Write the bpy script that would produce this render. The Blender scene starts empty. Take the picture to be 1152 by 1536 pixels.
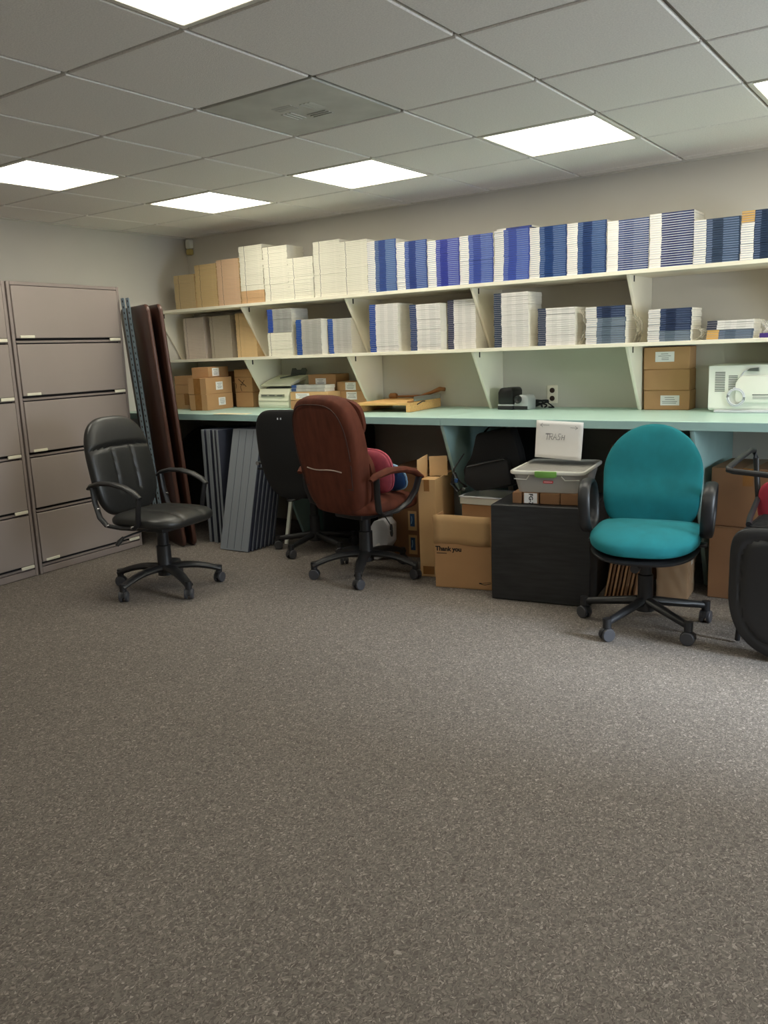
import bpy, bmesh, math, random
from mathutils import Vector, Matrix, Euler
random.seed(7)
PI = math.pi
R = math.radians
scene = bpy.context.scene
COL = scene.collection

# ------------------------------------------------------------------ materials
def lin(c):
    c = c / 255.0
    return c / 12.92 if c <= 0.04045 else ((c + 0.055) / 1.055) ** 2.4
def rgb(r, g, b): return (lin(r), lin(g), lin(b), 1.0)

MATS = {}
def mat(name, col, rough=0.6, metal=0.0, noise=None, bump=None, spec=0.5, coat=0.0, stretch=None, sheen=0.0):
    """noise=(scale, amount): mottling of the base colour; bump=(scale, strength, distance)."""
    if name in MATS: return MATS[name]
    m = bpy.data.materials.new(name); m.use_nodes = True
    nt = m.node_tree; N = nt.nodes; L = nt.links
    p = N['Principled BSDF']
    p.inputs['Base Color'].default_value = col
    p.inputs['Roughness'].default_value = rough
    p.inputs['Metallic'].default_value = metal
    p.inputs['Specular IOR Level'].default_value = spec
    p.inputs['Coat Weight'].default_value = coat
    p.inputs['Sheen Weight'].default_value = sheen
    tc = N.new('ShaderNodeTexCoord')
    src = tc.outputs['Object']
    if stretch:
        mp = N.new('ShaderNodeMapping'); mp.inputs['Scale'].default_value = stretch
        L.new(src, mp.inputs['Vector']); src = mp.outputs['Vector']
    if noise is None: noise = (9.0, 0.06)
    n = N.new('ShaderNodeTexNoise'); n.inputs['Scale'].default_value = noise[0]; n.inputs['Detail'].default_value = 4
    L.new(src, n.inputs['Vector'])
    r = N.new('ShaderNodeValToRGB')
    a = noise[1]
    r.color_ramp.elements[0].position = 0.25; r.color_ramp.elements[1].position = 0.75
    r.color_ramp.elements[0].color = tuple(max(0, c * (1 - a)) for c in col[:3]) + (1,)
    r.color_ramp.elements[1].color = tuple(min(1, c * (1 + a)) for c in col[:3]) + (1,)
    L.new(n.outputs['Fac'], r.inputs['Fac']); L.new(r.outputs['Color'], p.inputs['Base Color'])
    if bump:
        n2 = N.new('ShaderNodeTexNoise'); n2.inputs['Scale'].default_value = bump[0]; n2.inputs['Detail'].default_value = 5
        L.new(src, n2.inputs['Vector'])
        b = N.new('ShaderNodeBump'); b.inputs['Strength'].default_value = bump[1]; b.inputs['Distance'].default_value = bump[2]
        L.new(n2.outputs['Fac'], b.inputs['Height']); L.new(b.outputs['Normal'], p.inputs['Normal'])
    MATS[name] = m
    return m

def mat_clear(name, col, fac, rough=0.15):
    """thin translucent plastic: part transparent, part glossy/diffuse."""
    if name in MATS: return MATS[name]
    m = bpy.data.materials.new(name); m.use_nodes = True
    nt = m.node_tree; N = nt.nodes; L = nt.links
    p = N['Principled BSDF']; p.inputs['Base Color'].default_value = col; p.inputs['Roughness'].default_value = rough
    t = N.new('ShaderNodeBsdfTransparent'); mx = N.new('ShaderNodeMixShader')
    n = N.new('ShaderNodeTexNoise'); n.inputs['Scale'].default_value = 60
    b = N.new('ShaderNodeBump'); b.inputs['Strength'].default_value = 0.25; b.inputs['Distance'].default_value = 0.004
    tc = N.new('ShaderNodeTexCoord'); L.new(tc.outputs['Object'], n.inputs['Vector'])
    L.new(n.outputs['Fac'], b.inputs['Height']); L.new(b.outputs['Normal'], p.inputs['Normal'])
    mx.inputs['Fac'].default_value = fac
    L.new(t.outputs[0], mx.inputs[1]); L.new(p.outputs[0], mx.inputs[2])
    L.new(mx.outputs[0], N['Material Output'].inputs['Surface'])
    MATS[name] = m
    return m

def mat_emit(name, col, strength):
    m = bpy.data.materials.new(name); m.use_nodes = True
    nt = m.node_tree; N = nt.nodes; L = nt.links
    N.remove(N['Principled BSDF'])
    e = N.new('ShaderNodeEmission'); e.inputs['Color'].default_value = col; e.inputs['Strength'].default_value = strength
    L.new(e.outputs[0], N['Material Output'].inputs['Surface'])
    MATS[name] = m
    return m

def mat_carpet():
    m = bpy.data.materials.new('carpet'); m.use_nodes = True
    nt = m.node_tree; N = nt.nodes; L = nt.links
    p = N['Principled BSDF']; p.inputs['Roughness'].default_value = 0.95; p.inputs['Specular IOR Level'].default_value = 0.12
    tc = N.new('ShaderNodeTexCoord')
    v = N.new('ShaderNodeTexVoronoi'); v.inputs['Scale'].default_value = 300; v.inputs['Randomness'].default_value = 1.0
    mp = N.new('ShaderNodeMapping'); mp.inputs['Scale'].default_value = (1, 0.62, 1); mp.inputs['Rotation'].default_value = (0, 0, 0.5)
    n0 = N.new('ShaderNodeTexNoise'); n0.inputs['Scale'].default_value = 45; n0.inputs['Detail'].default_value = 2
    L.new(tc.outputs['Object'], n0.inputs['Vector'])
    mv = N.new('ShaderNodeVectorMath'); mv.operation = 'MULTIPLY_ADD'
    mv.inputs[1].default_value = (0.03, 0.03, 0.0)
    L.new(n0.outputs['Color'], mv.inputs[0]); L.new(tc.outputs['Object'], mv.inputs[2])
    L.new(mv.outputs[0], mp.inputs['Vector']); L.new(mp.outputs[0], v.inputs['Vector'])
    sep = N.new('ShaderNodeSeparateColor'); L.new(v.outputs['Color'], sep.inputs[0])
    r = N.new('ShaderNodeValToRGB')
    cr = r.color_ramp
    cr.elements[0].position = 0.0; cr.elements[0].color = rgb(92, 86, 80)
    cr.elements[1].position = 1.0; cr.elements[1].color = rgb(162, 153, 144)
    for pos, c in ((0.2, rgb(105, 98, 92)), (0.5, rgb(115, 108, 102)), (0.78, rgb(125, 117, 110)), (0.92, rgb(140, 131, 123))):
        e = cr.elements.new(pos); e.color = c
    L.new(sep.outputs[0], r.inputs['Fac'])
    n = N.new('ShaderNodeTexNoise'); n.inputs['Scale'].default_value = 1.6; n.inputs['Detail'].default_value = 3
    L.new(tc.outputs['Object'], n.inputs['Vector'])
    mr = N.new('ShaderNodeMapRange'); mr.inputs['To Min'].default_value = 0.92; mr.inputs['To Max'].default_value = 1.06
    L.new(n.outputs['Fac'], mr.inputs['Value'])
    mul = N.new('ShaderNodeMix'); mul.data_type = 'RGBA'; mul.blend_type = 'MULTIPLY'; mul.inputs['Factor'].default_value = 1
    L.new(r.outputs['Color'], mul.inputs[6]); L.new(mr.outputs[0], mul.inputs[7])
    L.new(mul.outputs[2], p.inputs['Base Color'])
    b = N.new('ShaderNodeBump'); b.inputs['Strength'].default_value = 0.5; b.inputs['Distance'].default_value = 0.004
    L.new(sep.outputs[1], b.inputs['Height']); L.new(b.outputs['Normal'], p.inputs['Normal'])
    return m

wall_m = mat('wall_paint', rgb(206, 201, 191), 0.85, noise=(2.0, 0.03), bump=(260, 0.12, 0.002))
white_wall_m = mat('white_wall_paint', rgb(236, 234, 228), 0.85, noise=(2.0, 0.02))
tile_m = mat('ceiling_tile', rgb(240, 236, 231), 0.95, noise=(160, 0.10), bump=(240, 0.35, 0.003))
grid_m = mat('grid_metal', rgb(150, 144, 136), 0.5, noise=(30, 0.05))
lframe_m = mat('light_frame', rgb(226, 222, 210), 0.5, noise=(30, 0.03))
vent_m = mat('vent_metal', rgb(200, 200, 193), 0.6, noise=(5, 0.16))
carpet_m = mat_carpet()
cream_m = mat('cream_laminate', rgb(236, 230, 212), 0.5, noise=(6, 0.03))
mint_m = mat('mint_laminate', rgb(186, 216, 206), 0.38, noise=(7, 0.04))
mintedge_m = mat('mint_edge', rgb(160, 193, 190), 0.45, noise=(9, 0.04))
dark_m = mat('dark_gap', rgb(34, 30, 30), 0.8)
cab_m = mat('cabinet_paint', rgb(150, 138, 132), 0.45, noise=(3, 0.03), bump=(320, 0.05, 0.001))
cabframe_m = mat('cabinet_frame_paint', rgb(140, 128, 123), 0.45, noise=(3, 0.03))
tag_m = mat('label_tag', rgb(226, 220, 200), 0.5)
leather_m = mat('black_leather', rgb(38, 38, 37), 0.38, noise=(30, 0.15), bump=(150, 0.25, 0.002))
blackpl_m = mat('black_plastic', rgb(32, 32, 34), 0.42, noise=(40, 0.08), bump=(300, 0.12, 0.001))
blackfab_m = mat('black_fabric', rgb(24, 24, 25), 0.9, noise=(120, 0.15), bump=(400, 0.3, 0.001))
bagpocket_m = mat('black_canvas', rgb(34, 34, 36), 0.8, noise=(120, 0.15), bump=(400, 0.3, 0.001))
wheel_m = mat('wheel_plastic', rgb(62, 62, 66), 0.45)
chrome_m = mat('steel', rgb(190, 190, 192), 0.25, metal=0.9)
brown_m = mat('brown_suede', rgb(92, 48, 34), 0.8, noise=(22, 0.3), bump=(90, 0.3, 0.002), stretch=(1, 1, 0.25), spec=0.25)
brownseam_m = mat('brown_seam', rgb(58, 30, 22), 0.8)
thread_m = mat('thread', rgb(190, 170, 160), 0.7)
teal_m = mat('teal_fabric', rgb(16, 116, 124), 0.92, noise=(14, 0.12), bump=(420, 0.3, 0.001))
red_m = mat('red_fabric', rgb(150, 34, 52), 0.9, noise=(40, 0.15), bump=(400, 0.3, 0.001))
pink_m = mat('pink_fabric', rgb(190, 88, 104), 0.9, noise=(30, 0.15), bump=(200, 0.4, 0.002))
bluef_m = mat('blue_fabric', rgb(36, 78, 130), 0.85, noise=(12, 0.2))
paleb_m = mat('pale_blue_fabric', rgb(150, 190, 220), 0.85)
card_m = mat('cardboard', rgb(182, 140, 98), 0.85, noise=(5, 0.08), bump=(60, 0.15, 0.002))
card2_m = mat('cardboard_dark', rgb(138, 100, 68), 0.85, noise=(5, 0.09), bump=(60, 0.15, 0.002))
card3_m = mat('cardboard_pale', rgb(202, 164, 116), 0.85, noise=(5, 0.08), bump=(60, 0.15, 0.002))
tape_m = mat('packing_tape', rgb(150, 104, 58), 0.25, noise=(40, 0.1))
paper_m = mat('white_paper', rgb(236, 234, 232), 0.8, noise=(8, 0.02))
ink_m = mat('grey_ink', rgb(140, 140, 142), 0.8)
blackink_m = mat('black_ink', rgb(26, 22, 22), 0.8)
pencil_m = mat('pencil_line', rgb(110, 108, 112), 0.8)
wood_m = mat('light_wood', rgb(222, 176, 112), 0.5, noise=(10, 0.16), stretch=(1, 8, 8))
woodd_m = mat('handle_wood', rgb(150, 100, 52), 0.45, noise=(12, 0.2))
tablet_m = mat('table_laminate', rgb(64, 40, 32), 0.32, noise=(8, 0.2), stretch=(4, 1, 0.6))
tableedge_m = mat('table_edge', rgb(80, 52, 43), 0.35)
steelblue_m = mat('blue_grey_steel', rgb(122, 140, 152), 0.5, noise=(20, 0.08))
panel_m = mat('grey_panel', rgb(128, 134, 142), 0.5, noise=(6, 0.05), stretch=(20, 1, 0.6))
paneldk_m = mat('panel_edge', rgb(62, 66, 82), 0.5)
beige_m = mat('beige_plastic', rgb(238, 237, 216), 0.5, noise=(8, 0.02))
beiged_m = mat('beige_plastic_dark', rgb(150, 150, 132), 0.5)
greytray_m = mat('smoked_plastic', rgb(84, 88, 84), 0.4)
white_m = mat('white_enamel', rgb(232, 234, 224), 0.4, noise=(6, 0.02))
greyplast_m = mat('pale_grey_plastic', rgb(204, 206, 212), 0.5)
housing_m = mat('black_housing', rgb(15, 15, 16), 0.35, noise=(40, 0.05))
silver_m = mat('silver_plastic', rgb(188, 190, 192), 0.3, metal=0.5)
green_m = mat('green_plastic', rgb(112, 160, 76), 0.4)
redlab_m = mat('red_label', rgb(200, 30, 44), 0.5)
bluelab_m = mat('blue_label', rgb(34, 78, 124), 0.5)
ivory_m = mat('ivory_plastic', rgb(240, 230, 214), 0.4)
brownpl_m = mat('brown_plastic', rgb(58, 36, 28), 0.4)
yellow_m = mat('yellowed_lens', rgb(200, 184, 116), 0.4)
cream2_m = mat('cream_paper', rgb(240, 230, 196), 0.7)
purple_m = mat('purple_card', rgb(66, 46, 120), 0.5)
bin_m = mat_clear('clear_plastic', rgb(196, 192, 186), 0.62, 0.2)
binrim_m = mat_clear('clear_rim', rgb(226, 224, 214), 0.85, 0.25)
film_m = mat_clear('plastic_film', rgb(225, 222, 212), 0.38, 0.12)
glass_m = mat_clear('window_glass', rgb(230, 235, 240), 0.08, 0.02)

# ------------------------------------------------------------------ mesh builder
class MB:
    def __init__(s): s.bm = bmesh.new(); s.mats = []
    def mi(s, m):
        if m not in s.mats: s.mats.append(m)
        return s.mats.index(m)
    def add(s, vs, fs, m, M=None):
        mats = m if isinstance(m, list) else None
        k = None if mats else s.mi(m)
        bv = [s.bm.verts.new(M @ Vector(v) if M else v) for v in vs]
        for i, f in enumerate(fs):
            try:
                fc = s.bm.faces.new([bv[j] for j in f])
                fc.material_index = s.mi(mats[i]) if mats else k
            except ValueError: pass
        return bv
    def tmp(s, t, m, M=None):
        t.verts.index_update()
        s.add([v.co.copy() for v in t.verts], [[v.index for v in f.verts] for f in t.faces], m, M)
        t.free()
    def box(s, c, d, m, rot=None, bev=0.0, seg=1, M=None):
        t = bmesh.new(); bmesh.ops.create_cube(t, size=1)
        for v in t.verts: v.co = Vector((v.co.x * d[0], v.co.y * d[1], v.co.z * d[2]))
        if bev: bmesh.ops.bevel(t, geom=t.edges[:], offset=bev, segments=seg, affect='EDGES', profile=0.5)
        T = Matrix.Translation(c)
        if rot: T = T @ Euler(rot).to_matrix().to_4x4()
        s.tmp(t, m, (M @ T) if M else T)
        return s
    def b2(s, lo, hi, m, bev=0.0, seg=1, M=None):
        return s.box([(a + b) / 2 for a, b in zip(lo, hi)], [abs(b - a) for a, b in zip(lo, hi)], m, None, bev, seg, M)
    def prism(s, poly, a0, a1, m, axis='y', M=None, bev=0.0):
        """poly: 2-D outline; extruded from a0 to a1 along axis (the two other axes in order carry the outline)."""
        t = bmesh.new()
        def P(u, v, a): return {'x': (a, u, v), 'y': (u, a, v), 'z': (u, v, a)}[axis]
        A = [t.verts.new(P(u, v, a0)) for u, v in poly]; B = [t.verts.new(P(u, v, a1)) for u, v in poly]
        n = len(poly)
        t.faces.new(A); t.faces.new(B[::-1])
        for i in range(n): t.faces.new((A[i], B[i], B[(i + 1) % n], A[(i + 1) % n]))
        bmesh.ops.recalc_face_normals(t, faces=t.faces[:])
        if bev: bmesh.ops.bevel(t, geom=t.edges[:], offset=bev, segments=2, affect='EDGES', profile=0.5)
        s.tmp(t, m, M); return s
    def tube(s, path, r, m, n=10, closed=False, up=(0, 0, 1), M=None, caps=True):
        """r: radius, (rx, ry) or a list of those per point; rx lies along the side axis, ry along the up axis."""
        P = [Vector(p) for p in path]; k = len(P); up = Vector(up)
        rr = r if isinstance(r, list) else [r] * k
        vs = []; fs = []
        for i in range(k):
            a = P[(i - 1) % k] if (closed or i > 0) else P[i]
            b = P[(i + 1) % k] if (closed or i < k - 1) else P[i]
            t = (b - a).normalized()
            side = t.cross(up)
            if side.length < 1e-4: side = t.cross(Vector((1, 0, 0)))
            side.normalize(); u = side.cross(t).normalized()
            rx, ry = rr[i] if isinstance(rr[i], tuple) else (rr[i], rr[i])
            for j in range(n):
                an = 2 * PI * j / n
                vs.append(P[i] + side * (rx * math.cos(an)) + u * (ry * math.sin(an)))
        for i in range(k if closed else k - 1):
            i2 = (i + 1) % k
            for j in range(n):
                j2 = (j + 1) % n
                fs.append((i * n + j, i * n + j2, i2 * n + j2, i2 * n + j))
        if not closed and caps:
            fs.append(tuple(range(n))[::-1]); fs.append(tuple((k - 1) * n + j for j in range(n)))
        s.add(vs, fs, m, M); return s
    def lathe(s, prof, m, n=24, M=None):
        vs = []; fs = []
        for r, z in prof:
            for j in range(n):
                a = 2 * PI * j / n; vs.append((r * math.cos(a), r * math.sin(a), z))
        for i in range(len(prof) - 1):
            for j in range(n):
                j2 = (j + 1) % n; fs.append((i * n + j, i * n + j2, (i + 1) * n + j2, (i + 1) * n + j))
        fs.append(tuple(range(n))[::-1]); fs.append(tuple((len(prof) - 1) * n + j for j in range(n)))
        s.add(vs, fs, m, M); return s
    def cyl(s, a, b, r, m, n=16, r2=None, M=None):
        a = Vector(a); b = Vector(b); d = b - a
        q = Vector((0, 0, 1)).rotation_difference(d.normalized()).to_matrix().to_4x4()
        T = Matrix.Translation(a) @ q
        return s.lathe([(r, 0), (r if r2 is None else r2, d.length)], m, n, (M @ T) if M else T)
    def cushion(s, outline, tf, tb, m, n=34, pw=2.6, post=None, groove=None, M=None, dome=None):
        """soft pad: outline(theta)->(x, y); tf / tb thickness towards +z / -z; groove(x, y)->0..1 depth of a seam on the +z side."""
        vs = []; fs = []
        def pt(u, v, side):
            dx = u * math.sqrt(1 - v * v / 2); dy = v * math.sqrt(1 - u * u / 2)
            r = min(1.0, math.hypot(dx, dy)); th = math.atan2(dy, dx)
            ox, oy = outline(th); x, y = ox * r, oy * r
            h = (max(0.0, 1 - r ** pw)) ** (1 / pw)
            z = tf * h if side > 0 else -tb * h
            if groove and side > 0: z -= tf * 0.45 * groove(x, y) * h
            if dome: z += dome(x, y)
            p = Vector((x, y, z))
            return post(p) if post else p
        for side in (1, -1):
            o = len(vs)
            for i in range(n + 1):
                for j in range(n + 1):
                    # denser near the rim
                    f = lambda q: math.sin(q * PI / 2) * 0.55 + q * 0.45
                    vs.append(pt(f(2 * i / n - 1), f(2 * j / n - 1), side))
            for i in range(n):
                for j in range(n):
                    q = (o + i * (n + 1) + j, o + (i + 1) * (n + 1) + j, o + (i + 1) * (n + 1) + j + 1, o + i * (n + 1) + j + 1)
                    fs.append(q if side > 0 else q[::-1])
        s.add(vs, fs, m, M)
        bmesh.ops.remove_doubles(s.bm, verts=s.bm.verts[:], dist=2e-4)
        return s
    def mesh(s, name, smooth=True, ang=38):
        bmesh.ops.recalc_face_normals(s.bm, faces=s.bm.faces[:])
        me = bpy.data.meshes.new(name); s.bm.to_mesh(me); s.bm.free()
        for m in s.mats: me.materials.append(m)
        if smooth:
            me.polygons.foreach_set('use_smooth', [True] * len(me.polygons))
            me.set_sharp_from_angle(angle=R(ang))
        return me
    def build(s, name, parent=None, smooth=True, ang=38, loc=None, rot=None):
        return obj(name, s.mesh(name, smooth, ang), parent, loc, rot)

def obj(name, me, parent=None, loc=None, rot=None):
    o = bpy.data.objects.new(name, me); COL.objects.link(o)
    if parent is not None: o.parent = parent
    if loc is not None: o.location = loc
    if rot is not None: o.rotation_euler = rot
    return o
def tag(o, label, cat, group=None):
    o['label'] = label; o['category'] = cat
    if group: o['group'] = group
    return o
def thing(name, label, cat, loc=(0, 0, 0), rz=0.0, group=None):
    o = bpy.data.objects.new(name, None); COL.objects.link(o)
    o.empty_display_size = 0.05
    o.location = loc; o.rotation_euler = (0, 0, rz)
    return tag(o, label, cat, group)
def structure(o): o['kind'] = 'structure'; return o
def text_mesh(body, size, m, extrude=0.0006, bold=0.0):
    cu = bpy.data.curves.new('lettering', 'FONT'); cu.body = body; cu.size = size; cu.extrude = extrude; cu.offset = bold
    o = bpy.data.objects.new('lettering', cu); COL.objects.link(o)
    dg = bpy.context.evaluated_depsgraph_get(); dg.update()
    me = bpy.data.meshes.new_from_object(o.evaluated_get(dg))
    bpy.data.objects.remove(o); me.materials.clear(); me.materials.append(m)
    return me
def selli(a, b, p=2.0, bt=None, top=None):
    """superellipse outline; bt: half-height below the centre if different."""
    def f(th):
        c, s = math.cos(th), math.sin(th)
        h = b if s >= 0 or bt is None else bt
        pp = p if s >= 0 or top is None else top
        # radial form keeps the angle
        r = (abs(c / a) ** pp + abs(s / h) ** pp) ** (-1.0 / pp)
        return r * c, r * s
    return f
ONES = ['', 'first', 'second', 'third', 'fourth', 'fifth', 'sixth', 'seventh', 'eighth', 'ninth', 'tenth', 'eleventh', 'twelfth', 'thirteenth',
        'fourteenth', 'fifteenth', 'sixteenth', 'seventeenth', 'eighteenth', 'nineteenth']
def ordinal(k):
    if k < 20: return ONES[k]
    t = k // 10; u = k % 10
    return {2: 'twentieth', 3: 'thirtieth', 4: 'fortieth'}[t] if u == 0 else {2: 'twenty', 3: 'thirty', 4: 'forty'}[t] + '-' + ONES[u]

# ------------------------------------------------------------------ the room
XL, XR, YB, YF, ZC = -5.56, 1.75, 5.168, -2.6, 2.34
structure(MB().b2((XL - .1, YF - .1, -.1), (XR + .1, YB + .1, 0), carpet_m).build('floor'))
structure(MB().b2((XL - .1, YB, 0), (XR + .1, YB + .1, ZC + .1), wall_m).build('wall_back'))
structure(MB().b2((XL - .1, YF, 0), (XL, YB, ZC + .1), wall_m).build('wall_left'))
structure(MB().b2((XL - .1, YF - .1, 0), (XR + .1, YF, ZC + .1), white_wall_m).build('wall_front'))
WY0, WY1, WZ0, WZ1 = 2.72, 3.72, 0.12, 2.05
w = MB()
w.b2((XR, YF, 0), (XR + .1, WY0, ZC + .1), white_wall_m); w.b2((XR, WY1, 0), (XR + .1, YB, ZC + .1), white_wall_m)
w.b2((XR, WY0, 0), (XR + .1, WY1, WZ0), white_wall_m); w.b2((XR, WY0, WZ1), (XR + .1, WY1, ZC + .1), white_wall_m)
structure(w.build('wall_right'))
w = MB()
for y in (WY0 + .025, (WY0 + WY1) / 2, WY1 - .025): w.b2((XR + .02, y - .025, WZ0), (XR + .08, y + .025, WZ1), white_m)
for z in (WZ0 + .025, WZ1 - .025): w.b2((XR + .02, WY0, z - .025), (XR + .08, WY1, z + .025), white_m)
wf = structure(w.build('window_1'))
MB().b2((XR + .048, WY0 + .04, WZ0 + .04), (XR + .052, WY1 - .04, WZ1 - .04), glass_m).build('pane', wf)

# ceiling: 2-foot lay-in tiles. Grid lines are (origin + i * T) turned by a hair against the walls
T = 0.6096; GX, GY, GA = -2.0673, 1.9815, -0.0088
GM = Matrix.Translation((GX, GY, 0)) @ Matrix.Rotation(GA, 4, 'Z')
LIGHTS = [(0, -1), (-2, 3), (0, 3), (2, 3), (-4, 3), (-4, 1), (4, 3), (3, -1), (-3, -4)]
VENT = (-1, 1)
c = MB()
c.b2((XL, YF, ZC + .012), (XR, YB, ZC + .06), grid_m)                 # grid level with the tiles dropped below it
for i in range(-6, 7):
    for j in range(-9, 6):
        if (i, j) in LIGHTS or (i, j) == VENT: continue
        u0, u1, v0, v1 = i * T + .008, (i + 1) * T - .008, j * T + .008, (j + 1) * T - .008
        lim = lambda u, v: (GM @ Vector((u, v, 0)))
        q = lim((u0 + u1) / 2, (v0 + v1) / 2)
        if not (XL - .35 < q.x < XR + .35 and YF - .35 < q.y < YB + .35): continue
        u0 = max(u0, XL - GX + .03); u1 = min(u1, XR - GX - .03); v0 = max(v0, YF - GY + .03); v1 = min(v1, YB - GY - .045)
        if u1 - u0 < .02 or v1 - v0 < .02: continue
        c.box(((u0 + u1) / 2, (v0 + v1) / 2, ZC + .006), (u1 - u0, v1 - v0, .016), tile_m, bev=.004, M=GM)
structure(c.build('ceiling', smooth=False))
# wall angle along the back and left walls
structure(MB().b2((XL, YB - .022, ZC - .004), (XR, YB, ZC + .012), lframe_m).build('trim_1'))
structure(MB().b2((XL, YF, ZC - .004), (XL + .022, YB - .022, ZC + .012), lframe_m).build('trim_2'))

LCOL = (1.0, 0.955, 0.80, 1)
diff_m = mat_emit('light_diffuser', LCOL, 11.0)
LIGHT_LABELS = {(0, -1): 'square ceiling light panel at the top edge of the photo, nearest the camera',
                (-2, 3): 'lit square ceiling panel above the white booklet stacks, middle of its row',
                (0, 3): 'lit square ceiling panel above the blue manuals, largest fully visible one',
                (2, 3): 'lit ceiling panel cut by the right edge of the photo',
                (-4, 3): 'smallest lit ceiling panel, nearest the far left corner',
                (-4, 1): 'lit ceiling panel above the grey filing cabinets at the left edge'}
for (i, j) in LIGHTS:
    cx, cy = (i + .5) * T, (j + .5) * T
    P = GM @ Vector((cx, cy, 0))
    if P.x > XR - .32 or P.x < XL + .28 or P.y < YF + .3: continue
    t = thing('ceiling_light', LIGHT_LABELS.get((i, j), 'square ceiling light panel behind or beside the camera, out of the photo'), 'ceiling light', (P.x, P.y, ZC), GA, 'ceiling light panels')
    h = T / 2 - .006
    f = MB()
    for s in (-1, 1):
        f.b2((s * h, -h, -.004), (s * (h - .022), h, .011), lframe_m, .002)
        f.b2((-h + .022, s * h, -.004), (h - .022, s * (h - .022), .011), lframe_m, .002)
    f.build('frame', t)
    MB().b2((-h + .021, -h + .021, .0), (h - .021, h - .021, .008), diff_m).build('diffuser', t)
P = GM @ Vector(((VENT[0] + .5) * T, (VENT[1] + .5) * T, 0))
t = thing('ceiling_vent', 'dusty grey square air vent in the ceiling between the lights', 'vent', (P.x, P.y, ZC), GA)
h = T / 2 - .012
MB().b2((-h, -h, -.003), (h, h, .011), vent_m, .003).build('panel', t)
lv = MB()
for k in range(4):
    M = Matrix.Rotation(k * PI / 2, 4, 'Z')
    for q in range(3): lv.box((.03 + .0, .055 + q * .022, -.004), (.10, .012, .003), vent_m, rot=(.22, 0, 0), M=M)
lv.build('louver', t)

# motion sensor on the back wall
t = thing('motion_sensor', 'small white motion sensor high on the back wall near the corner', 'sensor', (-5.50, YB, 2.245))
MB().box((0, -.025, .045), (.055, .048, .075), white_m, bev=.01, seg=2).build('housing', t)
MB().box((0, -.026, -.02), (.05, .046, .05), yellow_m, bev=.012, seg=2).build('lens', t)

# wall outlet
t = thing('wall_outlet', 'double wall outlet with ivory plate above the counter', 'outlet', (-2.242, YB, 1.027))
MB().box((0, -.003, 0), (.074, .006, .118), ivory_m, bev=.003).build('cover_plate', t)
for s in (-1, 1):
    MB().lathe([(.017, 0), (.017, .004), (.014, .005)], brownpl_m, 16, Matrix.Translation((0, -.006, s * .026)) @ Matrix.Rotation(PI / 2, 4, 'X')).build('socket', t)

# ------------------------------------------------------------------ wall shelves and counter
SF, ZT, ZM = 4.743, 1.735, 1.340
shelf = thing('wall_shelf_unit', 'cream two-tier shelf unit with slanted bracket panels along the back wall', 'shelf', (0, 0, 0))
for z in (ZT, ZM):
    MB().b2((XL + .004, SF, z - .022), (1.2, YB - .002, z), cream_m, .002).build('shelf_board', shelf)
BX = [-5.545, -4.582, -3.593, -2.606, -1.616, -0.625, 0.365]
ZK = 0.944
for x in BX:
    for (z1, z0) in ((ZT - .0225, ZM + .0005), (ZM - .0225, ZK + .0005)):
        yb = 5.0
        MB().prism([(SF + .012, z1), (YB - .003, z1), (YB - .003, z0), (yb, z0)], x - .009, x + .009, cream_m, 'x', bev=.001).build('bracket_panel', shelf)
        MB().b2((x + .0093, SF + .085, z1 - .035), (x + .0125, SF + .095, z1 - .001), dark_m).build('bracket_clip', shelf)
CF = 4.30
counter = thing('counter', 'long mint green counter with tapered support panels along the back wall', 'counter', (0, 0, 0))
for x0, x1 in ((XL + .003, -2.583), (-2.581, 1.2)):
    w = MB()
    w.b2((x0, CF + .003, ZK - .044), (x1, YB - .002, ZK), mint_m, .002)
    w.b2((x0, CF, ZK - .045), (x1, CF + .0035, ZK - .0015), mintedge_m, .001)
    w.build('worktop', counter)
for x in (-4.03, -2.578, -1.127, 0.324):
    MB().prism([(CF + .01, ZK - .0455), (YB - .003, ZK - .0455), (YB - .003, .001), (4.70, .001)], x - .011, x + .011, mintedge_m, 'x', bev=.001).build('support_panel', counter)

# ------------------------------------------------------------------ filing cabinets
def cabinet(loc, rz, label, tabs_left, tabs_right):
    """width runs along local +x (0..W), front faces local -y."""
    W, D, H = .888, .50, 1.856
    t = thing('filing_cabinet', label, 'filing cabinet', loc, rz, 'grey lateral filing cabinets')
    b = MB()
    b.b2((0, .006, 0), (.022, D, H), cabframe_m, .003); b.b2((W - .022, .006, 0), (W, D, H), cabframe_m, .003)
    b.b2((.022, .006, H - .022), (W - .022, D, H), cabframe_m, .002); b.b2((.022, .006, .003), (W - .022, D, .045), cabframe_m, .002)
    b.b2((.022, D - .02, .045), (W - .022, D, H - .022), cabframe_m)
    b.b2((.022, .035, .045), (W - .022, .04, H - .022), dark_m)
    b.build('body', t)
    pitch = (H - .022 - .045) / 5
    for k in range(5):
        z0 = .045 + k * pitch; z1 = z0 + pitch
        d = MB()
        d.b2((.026, .002, z0 + .034), (W - .026, .03, z1 - .003), cab_m, .003)
        # recessed pull lip under the drawer front
        d.prism([(.010, z0 + .006), (.033, z0 + .006), (.033, z0 + .012), (.016, z0 + .020), (.010, z0 + .016)], .026, W - .026, cabframe_m, 'x')
        dr = d.build('drawer', t)
        if tabs_left and k != 1: MB().box((.105, -.0005, z0 + .043), (.105, .006, .017), tag_m, bev=.002).build('label_tab', dr)
        if tabs_right: MB().box((W - .075, .004, z0 + .022), (.095, .008, .02), tag_m, bev=.002).build('label_tab', dr)
    return t
ca = math.atan2(3.942 - 3.056, -4.953 + 4.89)
cabinet((-4.89, 3.056, 0), ca, 'grey five-drawer filing cabinet beside the brown folding tables', True, True)
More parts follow.
